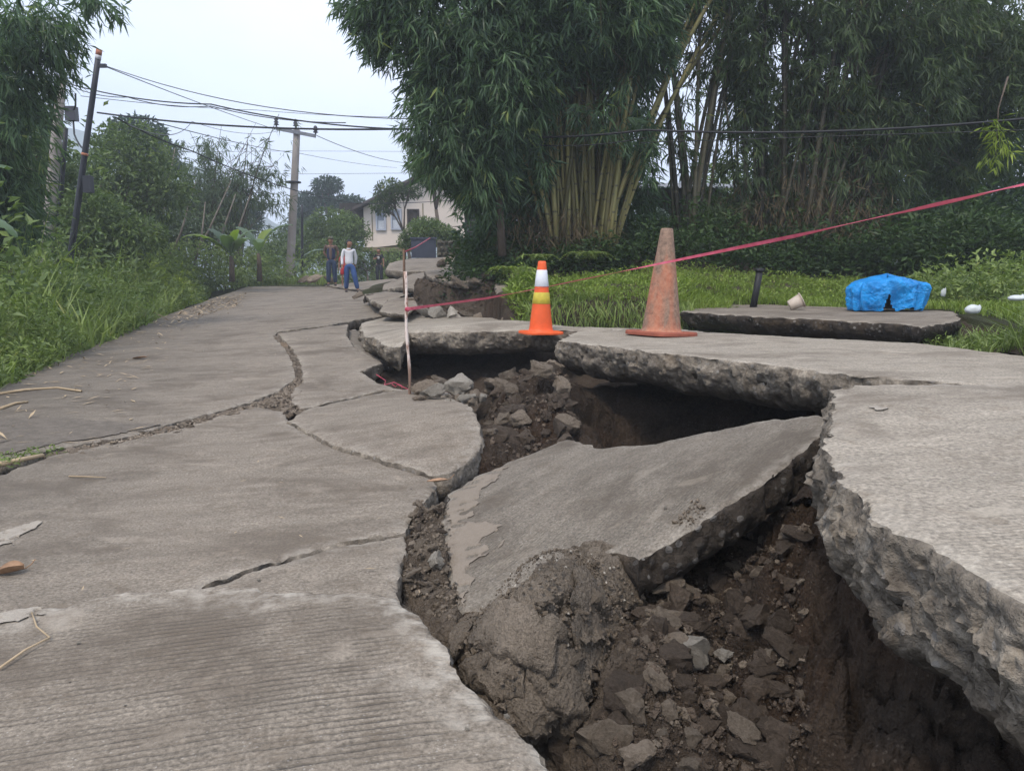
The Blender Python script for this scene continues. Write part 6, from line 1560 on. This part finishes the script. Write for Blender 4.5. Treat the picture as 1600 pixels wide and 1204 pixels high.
MB().box(((x0 + HX(640)) / 2, D + .6, hz0 - .75), (HX(640) - x0 - .4, .3, 1.3)).build('underfloor', M['dark'], t)
MB().box((HX(739), D + .6, HZ(739, 345)), (HX(751) - HX(727), .4, 2.2)).build('side_annex', M['dark'], t)
MB().box((HX(570) - .6, D + 1.5, HZ(565, 345)), (1.3, 2.0, 1.9)).build('side_annex', M['dark'], t)
# dark gate panel
t = empty('gate', tuple(P(662, 403, 24)), 'dark blue-grey sheet metal gate under the bush', 'gate')
g0_, g1_ = P(643, 403, 24), P(681, 372, 24); w = g1_.x - g0_.x; M['gate'] = plain('dark_blue_sheet', (.055, .065, .095), .5, .25, 4)
MB().box(((g0_.x + g1_.x) / 2, 24, (g0_.z + g1_.z) / 2), (w, .04, g1_.z - g0_.z)).build('panel', M['gate'], t)
for k in range(5): MB().box((g0_.x + w * (k + .5) / 5, 23.972, (g0_.z + g1_.z) / 2), (.02, .012, (g1_.z - g0_.z) * .96)).build('rib', M['gate'], t)
MB().box(((g0_.x + g1_.x) / 2, 23.97, g1_.z), (w + .06, .05, .05)).build('top_rail', M['gate'], t)
# stone retaining wall right of it
t = empty('retaining_wall', tuple(P(705, 400, 25)), 'mossy stone retaining wall right of the dark gate', 'wall'); M['wallstone'] = plain('mossy_stone', (.12, .11, .08), .95, .5, 5, bump=.02)
a_, b_ = P(682, 402, 25), P(738, 372, 25.5)
MB().box(((a_.x + b_.x) / 2, 25.4, (a_.z + b_.z) / 2 - .1), (b_.x - a_.x, .4, b_.z - a_.z)).build('wall_core', M['wallstone'], t)
for r_ in range(3):
    for c in range(6):
        V, F = ROCKS[(r_ * 3 + c) % 8]; w_ = (b_.x - a_.x) / 6
        q = Vector((a_.x + w_ * (c + .5 + .3 * (r_ % 2)), 25.15, a_.z + .1 + r_ * .2)); mesh('stone', V * np.array([w_, .2, .24]) + np.array(q), F, M['wallstone'], t, False)
# shed behind the bamboo
M['tin'] = plain('grey_corrugated_tin', (.26, .27, .29), .6, .35, 3, bump=.01)
t = empty('shed', tuple(P(1050, 395, 19)), 'grey tin-roofed shed glimpsed between the bamboo clumps', 'shed'); D2 = 19
def SX(px): return (px - 800) / FPX * D2
def SZ(py): return P(800, py, D2).z
MB().box(((SX(1010) + SX(1120)) / 2, D2 + 1, (SZ(400) + SZ(292)) / 2), (SX(1120) - SX(1010), 2, SZ(292) - SZ(400))).build('wall', M['wallstone'], t)
V, F = [], []; xs = np.linspace(SX(985), SX(1150), 90)
for j, (y, z) in enumerate(((D2 - .5, SZ(296)), (D2 + 2.5, SZ(268)))):
    for i, x in enumerate(xs): V.append((x, y, z + .03 * math.sin(i * 1.6)))
for i in range(89): F.append([i, i + 1, i + 91, i + 90])
mesh('roof_sheet', np.array(V), F, M['tin'], t, True)
t = empty('tin_sheet', tuple(P(1085, 402, 16)), 'corrugated tin sheet leaning behind the slender bamboo', 'tin sheet')
a_, b_ = P(1064, 402, 16), P(1098, 312, 16.4); V, F = [], []
for j in range(2):
    for i in range(40): V.append((a_.x + (b_.x - a_.x) * i / 39 + .12 * j, a_.y + .35 * j + .02 * math.sin(i * 1.4), a_.z + (b_.z - a_.z) * j))
for i in range(39): F.append([i, i + 1, i + 41, i + 40])
mesh('sheet', np.array(V), F, M['tin'], t, True)
# red cloth hanging at the left of the bamboo
c = P(793, 299, 14.5); tag(MB().box(c, (.16, .03, .28), Matrix.Rotation(.3, 3, 'Y')).build('red_cloth', plain('dull_red_cloth', (.32, .07, .06), .8, .3), None), 'dull red cloth among the bamboo left edge', 'cloth')

# ================================================================== HILLS AND HAZE
M['hill'] = plain('forested_hillside', (.045, .075, .04), .95, .4, .02)
V, F = [], []; prof = [(-1000, 236), (0, 215), (150, 205), (300, 250), (380, 300), (440, 352), (500, 372), (620, 385), (900, 330), (1200, 300), (2600, 260)]
xs = np.linspace(-1000, 2600, 220); ys = np.interp(xs, [p[0] for p in prof], [p[1] for p in prof]) + 6 * fbm(np.column_stack([xs, xs * 0]), .02, 4, .6, 4)
for j, (d, k) in enumerate(((330, 0), (380, .6), (430, 1.0), (520, .75), (600, 0))):
    for x, y in zip(xs, ys):
        top = P(float(x), float(y), 430); V.append((top.x * d / 430, d, -26 + (top.z + 26) * k + (k > 0) * 3 * math.sin(x * .05 + d)))
n = len(xs)
for j in range(4):
    for i in range(n - 1): F.append([j * n + i, j * n + i + 1, (j + 1) * n + i + 1, (j + 1) * n + i])
tag(mesh('hills', np.array(V), F, M['hill'], None, True), 'hazy blue forested ridge far behind the trees', kind='structure')
me = bpy.data.meshes.new('haze'); bm = bmesh.new(); bmesh.ops.create_cube(bm, size=1.0); bm.to_mesh(me); bm.free()
hz = bpy.data.objects.new('haze', me); COL.objects.link(hz); hz.location = (0, 300, 45); hz.scale = (1000, 640, 160)
m = bpy.data.materials.new('air_haze'); m.use_nodes = True; m.node_tree.nodes.clear()
o = m.node_tree.nodes.new('ShaderNodeOutputMaterial'); v = m.node_tree.nodes.new('ShaderNodeVolumePrincipled')
v.inputs['Color'].default_value = (.86, .92, 1.0, 1); v.inputs['Density'].default_value = .0021; v.inputs['Anisotropy'].default_value = .1
m.node_tree.links.new(v.outputs[0], o.inputs['Volume']); me.materials.append(m); tag(hz, 'thin pale air haze over the valley', kind='stuff')

# ================================================================== PEOPLE
M['skin'] = plain('brown_skin', (.33, .17, .105), .6, .15); M['hair'] = plain('black_hair', (.012, .011, .012), .6, .3)
def skinned(name, verts, edges, rad, mat, parent, sub=2):
    me = bpy.data.meshes.new(name); me.from_pydata(verts, edges, []); me.materials.append(mat)
    o = bpy.data.objects.new(name, me); COL.objects.link(o); o.parent = parent
    sm = o.modifiers.new('skin', 'SKIN'); sv = me.skin_vertices[0].data
    for i, r_ in enumerate(rad): sv[i].radius = r_ if hasattr(r_, '__len__') else (r_, r_)
    sv[0].use_root = True; sm.use_smooth_shade = True
    ss = o.modifiers.new('smooth', 'SUBSURF'); ss.levels = sub; ss.render_levels = sub
    return o
def person(loc, H, rz, label, shirt, trousers, pose, hat=None, vest=None, sleeves='long', print_=False, shorts=False, shoe=(.05, .04, .04)):
    t = empty('person', loc, label, 'person'); t.rotation_euler = (0, 0, rz); k = H / 1.70
    J = dict(pel=(0, 0, .95), wai=(0, 0, 1.08), che=(0, .0, 1.27), nk=(0, 0, 1.43), hd=(0, -.01, 1.52), ht=(0, -.01, 1.62))
    for s, S_ in ((-1, 'l'), (1, 'r')):
        J['sh' + S_] = (s * .165, 0, 1.385); J['hp' + S_] = (s * .09, 0, .90)
        J['el' + S_] = (s * .225, .02, 1.11); J['wr' + S_] = (s * .235, -.03, .87)
        J['kn' + S_] = (s * .10, -.01, .49); J['an' + S_] = (s * .105, .02, .085)
    J.update(pose); J = {a: tuple(c * k for c in b_) for a, b_ in J.items() if a != 'look'}
    names = ['pel', 'wai', 'che', 'nk', 'hd', 'ht']; V = [J[n_] for n_ in names]; Ed = [(0, 1), (1, 2), (2, 3), (3, 4), (4, 5)]; Rd = [(.10, .075), (.09, .07), (.11, .07), (.055, .055), (.075, .09), (.055, .07)]
    Rd = [(a * k, b_ * k) for a, b_ in Rd]
    def add(p, r_, par):
        V.append(tuple(p)); Rd.append((r_ * k, r_ * k) if not hasattr(r_, '__len__') else (r_[0] * k, r_[1] * k)); Ed.append((par, len(V) - 1)); return len(V) - 1
    for s, S_ in ((-1, 'l'), (1, 'r')):
        a = add(J['sh' + S_], .06, 2); a = add(J['el' + S_], .04, a); w_ = add(J['wr' + S_], .027, a)
        e, wr = Vector(J['el' + S_]), Vector(J['wr' + S_]); d = (wr - e).normalized(); side = d.cross(Vector((0, 0, 1)) if abs(d.z) < .8 else Vector((1, 0, 0))).normalized()
        pm = wr + d * .05 * k; pi = add(pm, (.032, .018), w_)
        for f in range(4):
            q = pm + side * (f - 1.5) * .017 * k + d * .035 * k; fi = add(q, .0085, pi); ln = (.030, .036, .034, .027)[f]
            n3 = d.cross(side); q2 = q + (d * .9 + n3 * .35) * ln * k; fi = add(q2, .008, fi); add(q2 + (d * .7 + n3 * .7) * ln * .8 * k, .006, fi)
        th = wr + side * -.03 * k + d * .03 * k; ti = add(th, .010, w_); add(th + (d + side * -.6).normalized() * .035 * k, .008, ti)
        h_ = add(J['hp' + S_], .065, 0); h_ = add(J['kn' + S_], .045, h_); h_ = add(J['an' + S_], .035, h_); an = Vector(J['an' + S_]); add(an + Vector((0, -.12 * k, -.055 * k)), (.035, .022), h_)
    skinned('body', V, Ed, Rd, M['skin'], t)
    hd = Vector(J['hd']).lerp(Vector(J['ht']), .5); a_ = pose.get('look', 0.0); fd = Vector((math.sin(a_), -math.cos(a_), 0)); sd = Vector((math.cos(a_), math.sin(a_), 0))
    def loc_mesh(mb, name, mat, par=t, smooth=True):
        o = mesh(name, np.array(mb.v), mb.f, mat, None, smooth, origin=(0, 0, 0)); o.parent = par; return o
    loc_mesh(MB().ball(hd + fd * .008 * k, (.086 * k, .097 * k, .118 * k), 18, 14), 'head', M['skin'])
    face = MB().tube([hd + fd * .095 * k + Vector((0, 0, .02 * k)), hd + fd * .117 * k + Vector((0, 0, -.015 * k))], [.009 * k, .014 * k], 8)
    loc_mesh(face, 'nose', M['skin'])
    for s in (-1, 1):
        loc_mesh(MB().ball(hd + sd * s * .086 * k + Vector((0, 0, -.01 * k)), (.012 * k, .022 * k, .03 * k), 8, 6), 'ear', M['skin'])
        loc_mesh(MB().ball(hd + sd * s * .032 * k + fd * .092 * k + Vector((0, 0, .02 * k)), (.013 * k, .006 * k, .007 * k), 8, 6), 'eye', M['hair'])
    loc_mesh(MB().box(hd + fd * .095 * k + Vector((0, 0, -.055 * k)), (.04 * k, .012 * k, .008 * k), Matrix.Rotation(a_, 3, 'Z')), 'mouth', plain('lips', (.25, .09, .07), .6, .1))
    hb_ = MB().ball((0, 0, 0), (.097 * k, .108 * k, .124 * k), 20, 14); V2, F2 = [], []
    for v in hb_.v:
        v = Vector(v); f_ = v.dot(Vector((0, -1, 0))); cut = -.028 * k if f_ < .02 * k else .045 * k
        if v.z < cut: v = Vector((v.x * .72, v.y * .72, max(v.z, cut - .012 * k)))
        V2.append(hd + sd * v.x + -fd * v.y + Vector((0, 0, v.z + .012 * k)) - fd * .006 * k)
    hb_.v = [tuple(v) for v in V2]; loc_mesh(hb_, 'hair', M['hair'])
    if hat:
        cm = plain('cap_cloth', hat, .8, .2); c = hd + Vector((0, 0, .045 * k))
        loc_mesh(MB().ball(c, (.100 * k, .108 * k, .085 * k), 18, 12), 'cap', cm)
        br_ = MB().lathe((0, 0, 0), [(.0, .0), (.075 * k, .0), (.078 * k, .006 * k), (0, .012 * k)], 18); br_.v = [tuple(c + fd * .09 * k + Vector(v)) for v in br_.v]; loc_mesh(br_, 'cap_brim', cm)
    sm = plain('shirt_cloth', shirt, .85, .12, 5); tm = plain('trouser_cloth', trousers, .85, .25, 8)
    SV = [J['pel'], J['wai'], J['che'], tuple((Vector(J['che']) + Vector(J['nk'])) * .5), ]; SE = [(0, 1), (1, 2), (2, 3)]; SR = [(.165 * k, .13 * k), (.14 * k, .11 * k), (.15 * k, .11 * k), (.09 * k, .08 * k)]
    SV[0] = (SV[0][0], SV[0][1], SV[0][2] - .10 * k)
    for S_ in 'lr':
        b_ = len(SV); SV += [J['sh' + S_], J['el' + S_] if sleeves == 'long' else tuple(Vector(J['sh' + S_]).lerp(Vector(J['el' + S_]), .8))]; SE += [(2, b_), (b_, b_ + 1)]; SR += [(.062 * k,) * 2, (.052 * k,) * 2]
        if sleeves == 'long': SV.append(tuple(Vector(J['el' + S_]).lerp(Vector(J['wr' + S_]), .93))); SE.append((b_ + 1, b_ + 2)); SR.append((.043 * k,) * 2)
    skinned('shirt', SV, SE, SR, sm, t)
    loc_mesh(MB().lathe((J['nk'][0], J['nk'][1] + .005, J['nk'][2] - .045 * k), [(.075 * k, 0), (.066 * k, .03 * k), (.07 * k, .045 * k), (.06 * k, .03 * k)], 16), 'collar', sm)
    if vest:
        vm = plain('vest_cloth', vest, .8, .2)
        skinned('vest', [SV[0], SV[1], SV[2], SV[3]], [(0, 1), (1, 2), (2, 3)], [(.172 * k, .138 * k), (.152 * k, .122 * k), (.172 * k, .125 * k), (.105 * k, .09 * k)], vm, t)
        loc_mesh(MB().ball((0, -.075 * k, 1.13 * k), (.062 * k, .062 * k, .25 * k), 16, 14), 'shirt_front', sm)
    if print_:
        loc_mesh(MB().ball((0, -.128 * k, 1.22 * k), (.07 * k, .02 * k, .075 * k), 12, 8), 'shirt_print', plain('white_print', (.6, .6, .6), .8, .3, 40))
    TV = [(J['pel'][0], J['pel'][1], J['pel'][2] + .03 * k), (J['pel'][0], J['pel'][1], J['pel'][2] - .07 * k)]; TE = [(0, 1)]; TR = [(.165 * k, .13 * k), (.17 * k, .135 * k)]
    for S_ in 'lr':
        b_ = len(TV); hp, kn, an = Vector(J['hp' + S_]), Vector(J['kn' + S_]), Vector(J['an' + S_])
        TV += [tuple(hp.lerp(kn, .12)), tuple(kn if not shorts else hp.lerp(kn, .85))]; TE += [(1, b_), (b_, b_ + 1)]; TR += [(.115 * k,) * 2, (.088 * k if not shorts else .10 * k,) * 2]
        if not shorts: TV.append(tuple(kn.lerp(an, .93))); TE.append((b_ + 1, b_ + 2)); TR.append((.074 * k,) * 2)
    skinned('trousers' if not shorts else 'shorts', TV, TE, TR, tm, t)
    shm = plain('shoe_leather', shoe, .6, .2)
    for S_ in 'lr':
        an = Vector(J['an' + S_]); c = an + Vector((0, -.055 * k, -.045 * k)); mb = MB().ball(c, (.045 * k, .125 * k, .05 * k), 14, 10)
        mb.v = [(x, y, max(z, an.z - .078 * k)) for x, y, z in mb.v]; loc_mesh(mb, 'shoe', shm)
    return t
def stand(px, d):
    x = (px - 800) / FPX * d; return (x, d, float(max(L(x, d), -1)) + .005)
w1 = P(547, 457, 24.0)
person((w1.x, w1.y, w1.z), 1.64, R(18), 'man in a white long-sleeved shirt and blue trousers walking', (.72, .73, .76), (.035, .085, .24),
       dict(knr=(.15, -.14, .51), anr=(.24, -.13, .085), anl=(-.11, .13, .085), knl=(-.09, .0, .49), elr=(.23, .05, 1.12), wrr=(.20, .10, .88), ell=(-.225, .0, 1.11), wrl=(-.235, -.08, .87), hd=(.01, -.03, 1.52), ht=(.02, -.035, 1.62), look=.8))
w2 = P(519, 447, 25.8)
person((w2.x, w2.y, w2.z), 1.66, R(4), 'man in a dark cap, navy vest over brown shirt and dark jeans', (.13, .085, .068), (.022, .04, .085),
       dict(elr=(.24, .06, 1.12), wrr=(.14, .14, .95), ell=(-.25, .08, 1.12), wrl=(-.12, .15, .98), look=.7, anl=(-.12, -.02, .085), anr=(.12, .03, .085)), hat=(.09, .085, .05), vest=(.02, .03, .075), sleeves='short')
w3 = P(593, 441, 33)
person((w3.x, w3.y, w3.z), 1.46, R(-4), 'man in black T-shirt and black trousers holding something to his chest', (.015, .015, .018), (.018, .02, .028),
       dict(ell=(-.25, -.05, 1.13), wrl=(-.06, -.20, 1.22), look=-.2), sleeves='short', print_=True, shoe=(.30, .16, .10))
w4 = P(539, 449, 26.8)
person((w4.x, w4.y, w4.z), 1.30, R(10), 'child in red shorts hidden behind the man in white', (.45, .06, .06), (.50, .03, .04), dict(look=.4), sleeves='short', shorts=True, shoe=(.04, .04, .05))
